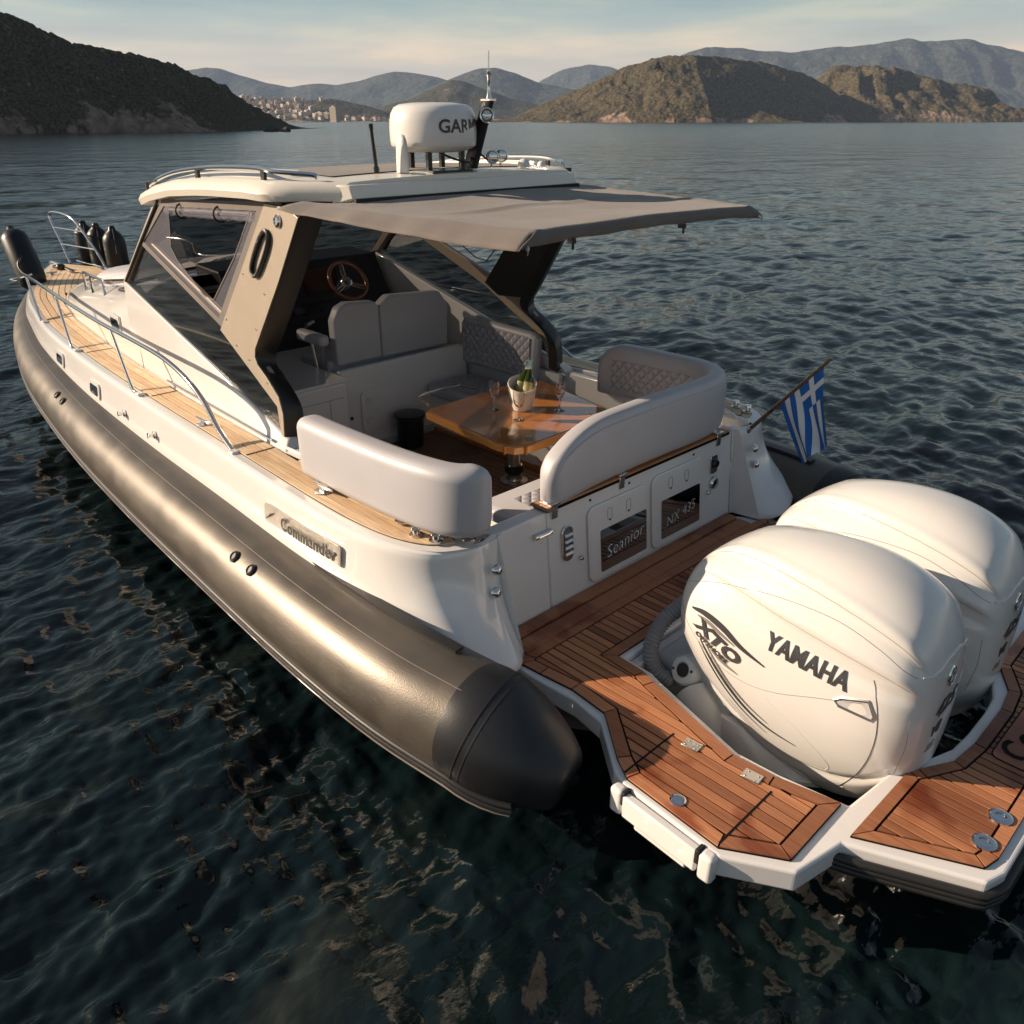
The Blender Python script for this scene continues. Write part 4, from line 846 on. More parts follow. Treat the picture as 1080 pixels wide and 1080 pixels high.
for sy in (1, -1):
    q = MB(); q.tube([(1.2, 1.0*sy, 2.47), (.6, .93*sy, 2.45), (.06, .84*sy, 2.44)], .012, 8); q.build('awning_pole', blackp, aw)
    q = MB(); q.lathe([(.008, 0), (.009, .01), (.006, .02), (0, .02)], (.02, .90*sy, 2.425), 10, (-.5, .5*sy, -.5)); q.tube([(.02, .90*sy, 2.43), (.0, .915*sy, 2.41), (.01, .91*sy, 2.395)], .003, 6); q.build('awning_tie', chrome2, aw)
q = MB(); 
for y in (-.2, .62): q.box((.03, y, 2.425), (.03, .03, .02)); q.lathe([(.006, 0), (.006, -.03)], (.02, y, 2.42), 8)
q.build('awning_clip', blackp, aw)
# cable loop under the roof at the starboard side
q = MB(); q.tube(catmull([(1.75, -1.05, 2.45), (1.95, -1.07, 2.25), (1.85, -1.07, 2.10), (1.65, -1.05, 2.12), (1.50, -1.03, 2.30), (1.42, -1.02, 2.44)], 8), .012, 8); q.build('cable_loop', blackp, roof)
# underside light bar and inner beams
q = MB(); q.box((2.5, 0, 2.49), (2.1, 1.9, .02)); q.build('headliner', mat('headliner', (.30, .26, .22), .8), roof, smooth=0)
# ================================================================== ROOF EQUIPMENT
RC = Vector((1.60, .10, 2.735))
mb = MB(); mb.lathe([(.05, .0), (.16, .0), (.225, .018), (.236, .028)], RC, 48); base = mb.build('radar_dome', plast, boat, smooth=40)
mb = MB(); mb.lathe([(.236, .026), (.246, .034), (.250, .06), (.252, .11), (.249, .16), (.241, .20), (.222, .232), (.19, .248), (.12, .256), (0, .259)], RC, 64); mb.build('dome_cover', mat('radome_white', (.72, .69, .66), .28, coat=.3), base, smooth=60)
v, f = text_mesh('GARMIN', .094, off=.0022, ext=.0008, sx=1.06); w_ = max(a for a, b, c in v); b_ = bmesh.new(); vv_ = [b_.verts.new(p) for p in v]
for q in f: b_.faces.new([vv_[i] for i in q])
bmesh.ops.triangulate(b_, faces=b_.faces[:]); es = [e for e in b_.edges if e.calc_length() > .02]; bmesh.ops.subdivide_edges(b_, edges=es, cuts=1); b_.verts.index_update()
th0 = math.atan2(CAM.y-RC.y, CAM.x-RC.x)      # the lettering faces the port quarter
mb = MB(); mb.add([RC+Vector(((.2515+p.co.z)*math.cos(th0+R(7)+p.co.x/.251), (.2515+p.co.z)*math.sin(th0+R(6)+p.co.x/.251), .105+p.co.y)) for p in b_.verts], [tuple(x.index for x in q.verts) for q in b_.faces]); b_.free(); mb.build('dome_lettering', decal, base, smooth=0)
for x, y in ((1.50, .22), (1.74, .16), (1.47, 0), (1.70, -.04)):
    q = MB(); q.box((x, y, 2.68), (.028, .028, .13)); q.build('mounting_leg', blackp, base, bevel=.003)
q = MB(); q.box((1.6, .1, 2.636), (.34, .30, .012)); q.build('mounting_plate', blackp, base)
# raked light mast with horn lamp
mast = MB(); mast.loft([[(1.53+a, -.115+b, 2.64) for a, b in rrect(.10, .045, .01, 2)], [(1.36+a, -.115+b, 3.00) for a, b in rrect(.07, .038, .01, 2)]]); mst = mast.build('light_mast', blackp, boat)
q = MB(); q.box((1.36, -.115, 3.005), (.075, .05, .010)); q.lathe([(.016, 0), (.012, .02), (.009, .035), (.008, .05), (.008, .11), (.012, .115), (.012, .145), (.004, .15), (.003, .19), (0, .19)], (1.355, -.115, 3.01), 16); q.tube([(1.355, -.115, 3.15), (1.352, -.115, 3.25)], .004, 6); q.build('mast_light', chrome, mst)
q = MB(); q.lathe([(.0, -.05), (.035, -.045), (.040, -.01), (.040, .012), (.034, .018)], (1.345, -.09, 2.925), 20, (-.72, .66, .1)); h = q.build('searchlight', blackp, mst, smooth=40)
q = MB(); q.lathe([(.041, .010), (.041, .02), (.033, .022), (.030, .015), (.022, .022), (.014, .018), (0, .022)], (1.345, -.09, 2.925), 24, (-.72, .66, .1)); q.build('lens_ring', chrome, h)
q = MB(); q.tube(catmull([(1.50, -.10, 2.70), (1.42, -.02, 2.68), (1.44, .08, 2.70), (1.52, .12, 2.73)], 6), .007, 6); q.tube([(1.5, -.12, 2.75), (1.42, -.16, 2.69)], .006, 6); q.build('cable', blackp, mst)
# stub antenna, fin antenna, trumpets, small domes
q = MB(); q.lathe([(.016, 0), (.016, .03), (.011, .035), (.010, .22), (.013, .23), (.013, .25), (0, .25)], (1.62, .50, 2.635), 14, (.0, .08, 1)); q.build('whip_antenna', blackp, boat)
q = MB(); q.loft([[(1.53+a*k, .385+b*k, z) for a, b in ell(.05, .024)] for z, k in ((2.635, 1.0), (2.70, .98), (2.76, .92), (2.80, .78), (2.825, .5), (2.832, .15))]); q.build('fin_antenna', plast, boat, smooth=60)
for (x, y) in ((1.50, -.27), (1.58, -.42)):
    q = MB(); q.tube([(x+.07, y-.055, 2.70), (x+.02, y-.015, 2.70), (x, y, 2.70), (x-.01, y+.008, 2.70)], [.012, .016, .034, .038], 18, caps=False); q.lathe([(.040, -.004), (.040, .008), (.034, .010), (.030, .004), (.018, .008), (0, .010)], (x-.008, y+.006, 2.70), 20, (-.75, .6, 0)); q.tube([(x+.04, y-.03, 2.70), (x+.04, y-.03, 2.64)], .006, 6); q.build('horn', chrome, boat, smooth=50)
for x, y, r in ((1.52, -.56, .038), (1.50, -.70, .026)):
    q = MB(); q.lathe([(r, 0), (r, r*.6), (r*.85, r), (r*.4, r*1.3), (0, r*1.35)], (x, y, 2.632), 20); q.build('gps_dome', plast, boat)
q = MB(); q.tube([(1.70, -1.13, 2.585), (1.66, -1.165, 2.585)], .02, 12); q.build('navigation_light', blackp, boat)
# ================================================================== COCKPIT FURNITURE
def cush(name, path, w, h, r, m, ends=.06, **k):
    prof = rrect(w, h, r, 4); o = sweep(resample(path, 60), [(a, b) for a, b in prof], ends=ends, uv=k.pop('uv', False)); return o
# port bolster on posts
bp_ = catmull([(1.26, 1.335, 1.345), (.9, 1.34, 1.35), (.45, 1.335, 1.36), (.17, 1.31, 1.37), (.05, 1.25, 1.37), (.0, 1.14, 1.37)], 10)
def bolster_prof(w, h): return rrect(w, h, min(w, h)*.36, 5)
o = sweep(resample(bp_, 70), bolster_prof(.155, .335), ends=.10).build('side_bolster', vin, boat, smooth=70)
pr_ = resample(bp_, 60)
for s_ in (-1, 1):
    mb = MB(); pp_ = []
    for i in range(4, 56):
        t_ = (pr_[i+1]-pr_[i-1]).normalized(); n_2 = Vector((-t_.y, t_.x, 0)); pp_.append(pr_[i]+n_2*s_*.050+Vector((0, 0, .1545)))
    mb.tube(pp_, .0045, 6); mb.build('bolster_piping', vin, o)
for x, y in ((1.10, 1.33), (.42, 1.33), (.07, 1.22)):
    q = MB(); q.tube([(x, y, 1.15), (x, y, 1.23)], .013, 12); q.lathe([(.040, 0), (.040, .006), (.018, .012), (.016, .02)], (x, y, 1.168), 20); q.build('bolster_post', chrome, o)
q = MB(); q.slab([(TX(1.1)-.012, 1.13+a, 1.085+b) for a, b in rrect(.06, .09, .02)], (-1, 0, 0), .008); q.build('corner_plate', chrome, hull)
# aft U seat: base, cushions, wrap-round backrest
q = MB(); q.box((.38, -.22, .72), (.50, 1.62, .34)); sb = q.build('seat_base', gel, boat, bevel=.03, bseg=3)
q = MB(); q.box((1.75, -.86, .72), (2.0, .42, .34)); q.build('seat_base', gel, sb, bevel=.02)
q = MB(); q.box((1.75, -.648, P+.02), (2.0, .02, .03)); q.box((.64, -.2, P+.02), (.02, 1.2, .03)); q.build('seat_skirting', wood, sb, smooth=0)
q = MB(); q.loft([[(x, y, z) for x, y in ((.16, .66-i), (.60-j, .66-i), (.66-j, .58-i), (.66-j, -1.0), (.16, -1.0))] for z, i, j in ((.885, .03, .03), (.90, 0, 0), (.955, 0, 0), (.98, .03, .03))]); se = q.build('seat_cushion', vin, boat, bevel=.02, bseg=3)
q = MB(); q.loft([[(x, y, .985) for x, y in ((.22, .50), (.52, .50))], [(x, y, .985) for x, y in ((.22, -.9), (.52, -.9))]], closed=False, uv=True); q.build('quilted_panel', vinq, se)
q = MB(); q.box((2.18, -.80, .925), (.92, .46, .10)); s2 = q.build('seat_cushion', vin, boat, bevel=.035, bseg=4)
q = MB(); q.loft([[(1.78, -.62, .978), (1.78, -.98, .978)], [(2.58, -.62, .978), (2.58, -.98, .978)]], closed=False, uv=True); q.build('quilted_panel', vinq, s2)
q = MB(); q.box((1.2, -.80, .925), (.95, .42, .10)); q.build('seat_cushion', vin, boat, bevel=.035, bseg=4)
bk = catmull([(.13, .66, 1.29), (.13, .3, 1.325), (.13, -.2, 1.335), (.14, -.70, 1.325), (.20, -.95, 1.32), (.40, -1.09, 1.315), (.70, -1.12, 1.305), (1.0, -1.12, 1.30), (1.28, -1.12, 1.28)], 10)
rs = resample(bk, 90); Lt = 90; rings = []; quil = []
for i, p in enumerate(rs):
    t = (rs[min(i+1, 89)]-rs[max(i-1, 0)]).normalized(); n = Vector((0, 0, 1)).cross(t).normalized(); d = min(i, 89-i)/89*2.6; e = .42 if i < 45 else .22; k = math.sqrt(max(.0, 1-(1-min(1, d/e))**2)); kk = .45+.55*k; h0 = .185; hw = .068*min(1, .35+d/.06)
    zb = p.z-h0; zt = zb+.37*kk
    rings.append([p+n*a+Vector((0, 0, (zb+zt)/2-p.z+b*(zt-zb))) for a, b in [(x_*hw/.5, y_) for x_, y_ in [(c[0], c[1]) for c in rrect(1, 1, .30, 5)]]])
    if 10 < i < 86: quil.append([p-n*(-hw*1.02)*(-1)*(-1)+Vector((0, 0, z-p.z)) for z in (zb+.03, zb+.10, zb+.16, zb+.22)])
mb = MB(); mb.loft(rings); ub = mb.build('seat_backrest', vin, boat, smooth=70)
# quilted band on the inner face
inner_q = []
for i, p in enumerate(rs):
    if i < 8 or i > 84: continue
    t = (rs[min(i+1, 89)]-rs[max(i-1, 0)]).normalized(); n = Vector((0, 0, 1)).cross(t).normalized(); s_ = 1 if (p+n-Vector((.9, -.2, 1.3))).length < (p-n-Vector((.9, -.2, 1.3))).length else -1
    inner_q.append([p+n*s_*.0705+Vector((0, 0, a)) for a in (-.13, -.05, .03, .085)])
mb = MB(); mb.loft(inner_q, closed=False, uv=True); mb.build('quilted_panel', vinq, ub, smooth=60)
mb = MB(); mb.tube([r_[9]+Vector((0, 0, .001)) for r_ in rings[3:-3]], .0035, 5); mb.build('backrest_piping', vin, ub)
# starboard side backrest
q = MB(); q.slab([(1.86, -1.10, 1.06), (2.72, -1.10, 1.06), (2.74, -1.10, 1.12), (2.72, -1.11, 1.40), (2.66, -1.11, 1.45), (1.92, -1.11, 1.43), (1.84, -1.11, 1.40)], (0, 1, 0), .09); sbk = q.build('side_backrest', vin, boat, bevel=.03, bseg=4)
q = MB(); q.loft([[(x, -1.006, 1.10), (x, -1.006, 1.40)] for x in (1.90, 2.68)], closed=False, uv=True); q.build('quilted_panel', vinq, sbk)
# helm bulkhead, locker door, helm seat
q = MB(); q.box((2.72, -.43, .88), (.06, 1.26, .66)); q.box((2.98, -.43, .86), (.50, 1.26, .62)); bh = q.build('helm_bulkhead', gel, boat, bevel=.015)
q = MB(); q.slab([(2.688, .03+a-.17, .855+b) for a, b in rrect(.36, .34, .05)], (-1, 0, 0), .012); ld = q.build('locker_door', gel, bh, bevel=.004)
for z in (.94, .78):
    q = MB(); q.lathe([(.034, 0), (.028, .006), (.02, .003), (0, .003)], (2.676, -.03, z), 18, (-1, 0, 0)); q.build('locker_catch', plast, ld)
q = MB(); q.lathe([(.014, 0), (.014, .008), (0, .01)], (2.69, .13, .83), 12, (-1, 0, 0)); q.build('deck_socket', blackp, bh)
def back_half(y0, y1, notch):
    pts = [(y0, 1.23), (y1, 1.21), (y1, 1.60), (y1+.06, 1.655)]+[(y0-.16, 1.655), (y0-.05, 1.62), (y0, 1.52)]
    return pts
q = MB(); yz = [(.15, 1.22), (-.26, 1.22), (-.26, 1.615), (-.225, 1.66), (.02, 1.68), (.10, 1.65), (.15, 1.56)]; q.slab([(2.78, y, z) for y, z in yz], (1, 0, 0), .10); hb1 = q.build('helm_backrest', vin, boat, bevel=.022, bseg=4)
q = MB(); yz = [(-.266, 1.215), (-.93, 1.21), (-.94, 1.54), (-.86, 1.655), (-.36, 1.685), (-.30, 1.645), (-.266, 1.62)]; q.slab([(2.78, y, z) for y, z in yz], (1, 0, 0), .10); q.build('helm_backrest', vin, boat, bevel=.022, bseg=4)
q = MB(); q.box((3.06, -.36, 1.20), (.42, 1.1, .11)); q.build('helm_cushion', vin, boat, bevel=.03, bseg=3)
q = MB(); q.box((2.96, .24, 1.43), (.36, .085, .085)); ars = q.build('helm_armrest', vin, boat, bevel=.03, bseg=4)
q = MB(); q.tube([(2.98, .24, 1.40), (2.96, .22, 1.18)], .016, 10); q.tube([(2.82, .24, 1.40), (2.88, .2, 1.16)], .012, 10); q.build('armrest_strut', chrome2, ars)
# galley box to port
q = MB(); q.box((3.0, .61, .86), (1.0, .70, .66)); gb = q.build('galley_unit', gel, boat, bevel=.02, bseg=3)
q = MB(); q.box((3.0, .61, 1.20), (1.02, .72, .025)); q.build('galley_lid', gel, gb, bevel=.01, bseg=3)
q = MB(); q.tube([(2.497, .93, 1.08), (2.497, .30, 1.08)], .002, 4); q.tube([(2.497, .42, 1.08), (2.497, .42, .6)], .002, 4); q.build('galley_seam', seam, gb)
# dashboard with screens
q = MB(); q.loft([[(x, y, z) for x, z in ((3.62, .60), (3.52, 1.30), (3.62, 1.40), (3.88, 1.83), (4.28, 1.85), (4.3, .6))] for y in (.48, -1.02)]); da = q.build('dashboard', dashm, boat, smooth=0, bevel=.015)
q = MB(); q.loft([[(x, y, z) for x, z in ((3.30, .60), (3.30, 1.18), (3.62, 1.22), (3.7, .60))] for y in (.25, -.95)]); q.build('helm_console', gelg, da, bevel=.02)
q = MB(); q.box((4.1, .72, 1.70), (.9, .62, .03), ry=.06); q.build('dash_shelf', dashm, da, bevel=.01)
d_u = Vector((.26, 0, .43)).normalized(); d_n = Vector((-.43, 0, .26)).normalized()
def dash(u, y): return Vector((3.62, y, 1.40))+d_u*u+d_n*.003
def dpanel(name, u0, u1, y0, y1, m, th=.01, par=None, bev=.004):
    q = MB(); q.slab([dash(u0, y0), dash(u0, y1), dash(u1, y1), dash(u1, y0)], d_n, th); return q.build(name, m, par or da, bevel=bev, smooth=0)
for (y0, y1) in ((.40, .08), (.02, -.14), (-.20, -.56)):
    s_ = dpanel('chart_screen', .20, .44, y0, y1, blackp); dpanel('display', .215, .425, y0-.015, y1+.015, red_screen if y0 < -.1 else screen, .012, s_, 0)
dpanel('switch_strip', .13, .17, .30, -.50, dashm)
for k in range(9):
    q = MB(); q.lathe([(.020 if k % 3 == 0 else .012, 0), (.018 if k % 3 == 0 else .010, .012), (0, .012)], dash(.06+.05*(k % 2), .32-k*.075), 12, tuple(d_n)); q.build('gauge' if k % 3 == 0 else 'rocker_switch', chrome2 if k == 0 else blackp, da)
q = MB(); c = dash(.08, -.06)+d_n*.01; q.slab([c+Vector((0, a, 0))+d_u*b for a, b in rrect(.10, .06, .01)], d_n, .012); q.build('throttle_display', mat('dim_blue_screen', (.05, .07, .11), .1, coat=1), da)
q = MB(); q.tube([(3.50, .02, 1.33), (3.44, .02, 1.40), (3.40, .0, 1.42)], .012, 8); q.tube([(3.44, .02, 1.40), (3.42, -.06, 1.43)], .016, 10); q.build('throttle_lever', chrome, da)
# steering wheel
wc = Vector((3.40, -.40, 1.715)); wn = Vector((-.80, 0, .60)).normalized(); wq = wn.to_track_quat('Z', 'Y')
def wp_(r, a, h=0): return wc+wq @ Vector((r*math.cos(a), r*math.sin(a), h))
q = MB(); q.tube([wp_(.165, 2*math.pi*k/48) for k in range(48)], .016, 12, closed=True); whl = q.build('steering_wheel', wheelw, boat)
for a in (R(90), R(-30), R(210)):
    q = MB(); 
    for s_ in (-.10, .10): q.tube([wp_(.03, a+s_*3, -.03), wp_(.10, a+s_*1.2, -.02), wp_(.165, a+s_*.8, 0)], [.010, .009, .006], 8)
    q.build('wheel_spoke', chrome, whl)
q = MB(); q.lathe([(.05, -.06), (.05, -.01), (.042, .0), (.0, .006)], wc+wn*(-.01), 24, tuple(wn)); q.build('wheel_hub', chrome, whl); q = MB(); q.tube([wc-wn*.05, wc-wn*.2], .03, 12); q.build('wheel_column', blackp, whl)
# console side to starboard (black locker with small winch-like gear)
q = MB(); q.box((3.25, -1.04, 1.34), (.5, .12, .22)); q.build('side_locker', blackm, boat, bevel=.02)
q = MB(); q.lathe([(.05, 0), (.05, .08), (.03, .1), (0, .1)], (3.12, -1.04, 1.45), 14); q.box((3.3, -1.04, 1.50), (.12, .08, .08)); q.build('side_gear', blackp, boat, bevel=.01)
# dinette table
tp = [(1.80, .06), (1.76, .13), (.98, .19), (.86, .16), (.82, .08), (.82, -.72), (.88, -.80), (1.72, -.98), (1.82, -.94), (1.85, -.86)]
q = MB(); q.prism([(x, y) for x, y in tp], 1.055, 1.105); tt = q.build('table', woodt, boat, bevel=.006)
q = MB(); q.prism(offset_poly(tp, .022), 1.104, 1.1095); q.build('table_top', wood, tt, smooth=0)
q = MB(); q.tube([(.82, .06, 1.09), (1.85, -.02, 1.09)], .001); q.box((.83, .10, 1.08), (.035, .012, .052)); q.box((.92, .175, 1.08), (.012, .035, .052)); q.build('table_joint', wood, tt, smooth=0)
q = MB(); q.lathe([(.10, 0), (.10, .012), (.062, .02), (.055, .04), (.058, .05), (.058, .06), (.045, .07), (.045, .42), (.07, .43), (.07, .46), (.12, .47), (.12, .505)], (1.42, -.38, P), 28); q.build('table_pedestal', chrome2, tt)
q = MB(); q.lathe([(.062, 0), (.07, .02), (.07, .05), (.06, .06)], (1.42, -.38, P+.07), 24); q.lathe([(.075, 0), (.075, .05)], (1.42, -.38, P+.42), 24); q.build('pedestal_collar', blackp, tt)
for x, y in ((.93, -.03), (.96, -.64)):
    q = MB(); q.lathe([(.022, 0), (.022, .003), (.012, .004), (.010, .001), (0, .001)], (x, y, 1.1095), 20); q.build('table_socket', chrome2, tt)
q = MB(); q.tube([(1.86, .03, 1.115), (2.02, -.0, 1.12), (2.05, -.1, 1.12), (2.05, -.42, 1.12), (1.92, -.47, 1.115)], .011, 8); q.build('table_rail', chrome, tt)
# round plates on the floor
for x, y, r in ((.72, .42, .075), (1.55, .25, .05), (2.2, .0, .05)):
    q = MB(); q.lathe([(r, 0), (r, .006), (r*.8, .009), (0, .009)], (x, y, P+.003), 24); q.build('deck_plate', plast if r > .06 else chrome2, boat)
# ================================================================== LOOSE THINGS ON BOARD
TZ = 1.1095
bk_ = empty('ice_bucket', (1.34, -.38, TZ), 'cream ice bucket with slanted rim holding two bottles on the varnished table', 'ice bucket')
n = 48; rings = []
def rim(a): return .035*math.cos(a-R(-45))
for rr, hh, k in ((.050, .0, 0), (.062, .004, 0), (.074, .04, 0), (.086, .09, .1), (.094, .14, .5), (.098, .175, 1), (.100, .185, 1), (.096, .187, 1), (.092, .175, 1), (.086, .12, .5), (.07, .03, 0), (0.002, .03, 0)):
    rings.append([(1.34+rr*math.cos(2*math.pi*j/n), -.38+rr*math.sin(2*math.pi*j/n), TZ+hh+k*rim(2*math.pi*j/n)) for j in range(n)])
q = MB(); q.loft(rings); q.build('bucket_shell', bucket_m, bk_, smooth=50)
q = MB(); q.tube([(1.34+.0955*math.cos(a), -.38+.0955*math.sin(a), TZ+.142+.45*rim(a)) for a in [2*math.pi*k/40 for k in range(40)]], .0014, 4, closed=True); q.build('bucket_line', seam, bk_)
bprof = [(.0, 0), (.034, 0), (.037, .006), (.037, .17), (.034, .19), (.020, .225), (.0145, .245), (.0135, .30)]; fprof = [(.0140, .235), (.0148, .236), (.0145, .30), (.0155, .302), (.0155, .315), (.0, .316)]
def bottle(base, ax, lab):
    b = empty('wine_bottle', base, lab, 'bottle', 'wine bottles in the ice bucket'); q = MB(); q.lathe(bprof, base, 24, ax); q.build('bottle_body', bott, b, smooth=50); q = MB(); q.lathe(fprof, base, 20, ax); q.build('foil_capsule', foil, b, smooth=40)
    q = MB(); q.lathe([(.0373, .08), (.0374, .081), (.0374, .15), (.0373, .151)], base, 24, ax); q.build('bottle_label', mat('bottle_label', (.28, .25, .10), .6), b); return b
bottle((1.30, -.37, TZ+.045), (.25, -.42, .85), 'dark green bottle with pale foil, the left one in the ice bucket')
bottle((1.37, -.34, TZ+.045), (.05, -.50, .85), 'dark green bottle with pale foil, the right one in the ice bucket')
def glass(x, y, lab):
    g = empty('wine_glass', (x, y, TZ), lab, 'wine glass', 'clear wine glasses on the table'); c = (x, y, TZ)
    q = MB(); q.lathe([(.0, .004), (.036, .001), (.037, .003), (.008, .007), (.0045, .012), (.004, .08), (.006, .086), (.020, .096), (.031, .115), (.036, .14), (.037, .185), (.035, .20), (.0338, .20), (.0355, .185), (.0345, .14), (.029, .117), (.018, .10), (.0, .094)], c, 28); q.build('glass_bowl', gl, g, smooth=50); return g
glass(1.47, -.24, 'clear wine glass on the varnished table, left of the ice bucket'); glass(1.20, -.21, 'clear wine glass nearest the camera, in front of the ice bucket'); glass(1.15, -.55, 'clear wine glass on the varnished table, right of the ice bucket')
bn = empty('waste_bin', (2.50, -.28, P), 'small round black waste bin with a lid on the cockpit floor by the helm bulkhead', 'bin')
q = MB(); q.lathe([(.095, 0), (.10, .01), (.112, .24), (.112, .245)], (2.50, -.28, P+.004), 32); q.build('bin_body', blackp, bn)
q = MB(); q.lathe([(.112, .24), (.122, .245), (.123, .268), (.10, .275), (.0, .278)], (2.50, -.28, P+.004), 32); q.build('bin_lid', blackp, bn)
# ================================================================== DECK GEAR
def rail(pts, r, name, parent, k=10, m=chrome): q = MB(); q.tube(catmull(pts, k), r, 10); return q.build(name, m, parent)
for sy in (1, -1):
    tops = [(1.83, 1.475, 1.15), (1.88, 1.475, 1.17), (2.03, 1.47, 1.25), (2.20, 1.46, 1.38), (2.42, 1.455, 1.475), (2.75, 1.44, 1.53), (3.2, 1.42, 1.545), (4.2, 1.35, 1.53), (5.7, 1.20, 1.51), (6.9, 1.05, 1.48), (7.5, .97, 1.45), (8.1, .84, 1.45), (8.6, .64, 1.50), (8.9, .48, 1.58)]
    if sy < 0: tops = [(x, -y, z) for x, y, z in tops[:-3]]+[(7.5, -.90, 1.60), (7.9, -.80, 1.62)]
    ro = rail(tops, .016, 'bow_rail', boat)
    for xb, xt in ((3.42, 3.85), (5.0, 5.62), (6.35, 7.2)):
        yb = float(np.interp(xb, [p.x for p in GG[12:]], [p.y for p in GG[12:]]))-.03; k = np.array([t for t in tops]); zt = float(np.interp(xt, k[:, 0], k[:, 2])); yt = float(np.interp(xt, k[:, 0], abs(k[:, 1])))
        rail([(xb-.10, yb*sy, 1.165), (xb-.03, yb*sy, 1.172), (xb+.04, (yb-.002)*sy, 1.21), (xt, yt*sy, zt)], .013, 'stanchion', ro, 6)
        q = MB(); q.box((xb-.11, yb*sy, 1.172), (.06, .05, .02)); q.build('stanchion_foot', gel, ro, bevel=.006)
    q = MB(); q.box((1.83, 1.485*sy, 1.165), (.06, .05, .02)); q.build('stanchion_foot', gel, ro, bevel=.006)
    # side handrail along the cabin foot
    rail([(1.80, 1.262*sy, 1.19), (2.6, 1.235*sy, 1.20), (3.4, 1.20*sy, 1.20)], .009, 'side_handrail', boat, 4)
    # folding cleats on the side deck
    for x in (.98, 2.40):
        q = MB(); y = (1.42 if x < 2 else 1.40)*sy; q.lathe([(.05, 0), (.05, .004), (.0, .006)], (x, y, 1.172), 20); q.tube([(x-.09, y, 1.20), (x-.03, y, 1.195), (x+.03, y, 1.195), (x+.09, y, 1.20)], [.006, .011, .011, .006], 10); q.box((x, y, 1.182), (.05, .02, .02)); q.build('mooring_cleat', chrome, boat, bevel=.002)
    for x, y in ((.17, 1.33), (.28, 1.36)):
        q = MB(); q.lathe([(.034, 0), (.034, .005), (.018, .012), (.016, .03), (.026, .034), (.024, .044), (0, .046)], (x, y*sy, 1.155), 18); q.build('filler_cap', chrome, boat)
# pulpit (starboard loop and port end)
for sy, nm in ((-1, 'pulpit'), (1, 'pulpit')):
    x0 = 8.9
    if sy < 0:
        pu = rail([(9.80, -.20, 1.17), (10.02, -.20, 1.45), (10.24, -.20, 1.70), (10.16, -.20, 1.79), (9.75, -.22, 1.80), (9.42, -.25, 1.73), (9.10, -.30, 1.46), (8.90, -.36, 1.17)], .015, nm, boat, 8); rail([(10.14, -.20, 1.60), (9.28, -.27, 1.61)], .011, 'pulpit_bar', pu, 4); rail([(9.98, -.20, 1.40), (9.05, -.31, 1.41)], .011, 'pulpit_bar', pu, 4); continue
    continue
    for q0, q1, q2 in ((9.80, .20, 0),): pu = rail([(9.80, .20, 1.17), (10.02, .20, 1.45), (10.24, .20, 1.70), (10.16, .20, 1.79), (9.75, .22, 1.80), (9.42, .25, 1.73), (9.10, .30, 1.46), (8.90, .36, 1.17)], .015, nm, boat, 8); rail([(10.14, .20, 1.60), (9.28, .27, 1.61)], .011, 'pulpit_bar', pu, 4); rail([(9.98, .20, 1.40), (9.05, .31, 1.41)], .011, 'pulpit_bar', pu, 4)
    continue
    pu = rail([(x0-.30, .36*sy, 1.17), (x0-.10, .40*sy, 1.45), (x0+.04, .42*sy, 1.70), (x0-.02, .43*sy, 1.80), (x0-.12, .45*sy, 1.82), (x0-.55, .58*sy, 1.78), (x0-.72, .63*sy, 1.68), (x0-.80, .66*sy, 1.55), (x0-1.0, .73*sy, 1.17)], .015, nm, boat, 8)
    rail([(x0+.02, .42*sy, 1.64), (x0-.75, .655*sy, 1.62)], .011, 'pulpit_bar', pu, 4); rail([(x0-.12, .40*sy, 1.42), (x0-.87, .69*sy, 1.40)], .011, 'pulpit_bar', pu, 4)
# windlass and anchor gear on the foredeck
q = MB(); q.box((9.35, .08, 1.20), (.20, .10, .045)); q.lathe([(.05, 0), (.055, .05), (.03, .07), (0, .075)], (9.20, .10, 1.19), 18); wl = q.build('anchor_windlass', blackp, boat, bevel=.01)
q = MB(); q.tube([(8.85, .1, 1.21), (9.4, .04, 1.21), (9.9, 0, 1.20)], .014, 8); q.box((9.75, 0, 1.19), (.3, .07, .03)); q.build('anchor_chain', chrome2, wl)
for y in (.30, -.30):
    q = MB(); q.tube([(8.9, y-.06, 1.21), (8.9, y+.06, 1.21)], .010, 8); q.lathe([(.03, 0), (.02, .03)], (8.9, y, 1.175), 12); q.build('bow_cleat', chrome, boat)
# ================================================================== FENDERS
def fender(c, ax, ln, r, label, group):
    ax = Vector(ax).normalized(); c = Vector(c); o = empty('fender', tuple(c-ax*ln/2), label, 'fender', group)
    prof = [(0, 0), (.02, .0), (.03, .03), (.035, .05), (r*.6, .09), (r*.9, .14), (r, .20), (r, ln-.20), (r*.93, ln-.14), (r*.68, ln-.09), (.045, ln-.05), (.04, ln-.02), (.025, ln), (0, ln)]
    q = MB(); q.lathe(prof, c-ax*ln/2, 32, tuple(ax)); q.build('fender_body', fend, o, smooth=50)
    q = MB(); t = c+ax*(ln/2-.02); q.tube([t+Vector((-.03, 0, 0)), t+Vector((-.12, .03, -.08)), t+Vector((-.16, .05, -.30))], .007, 6); q.tube([t+Vector((.02*math.cos(a), .03*math.sin(a), .01)) for a in [k*.7 for k in range(9)]], .007, 6); q.build('fender_rope', rope, o); return o
fender((8.66, .63, 1.42), (.50, .0, .66), .88, .155, 'long black fender standing in the rail at the port bow, alone left of the windlass', 'black fenders along the bow rail')
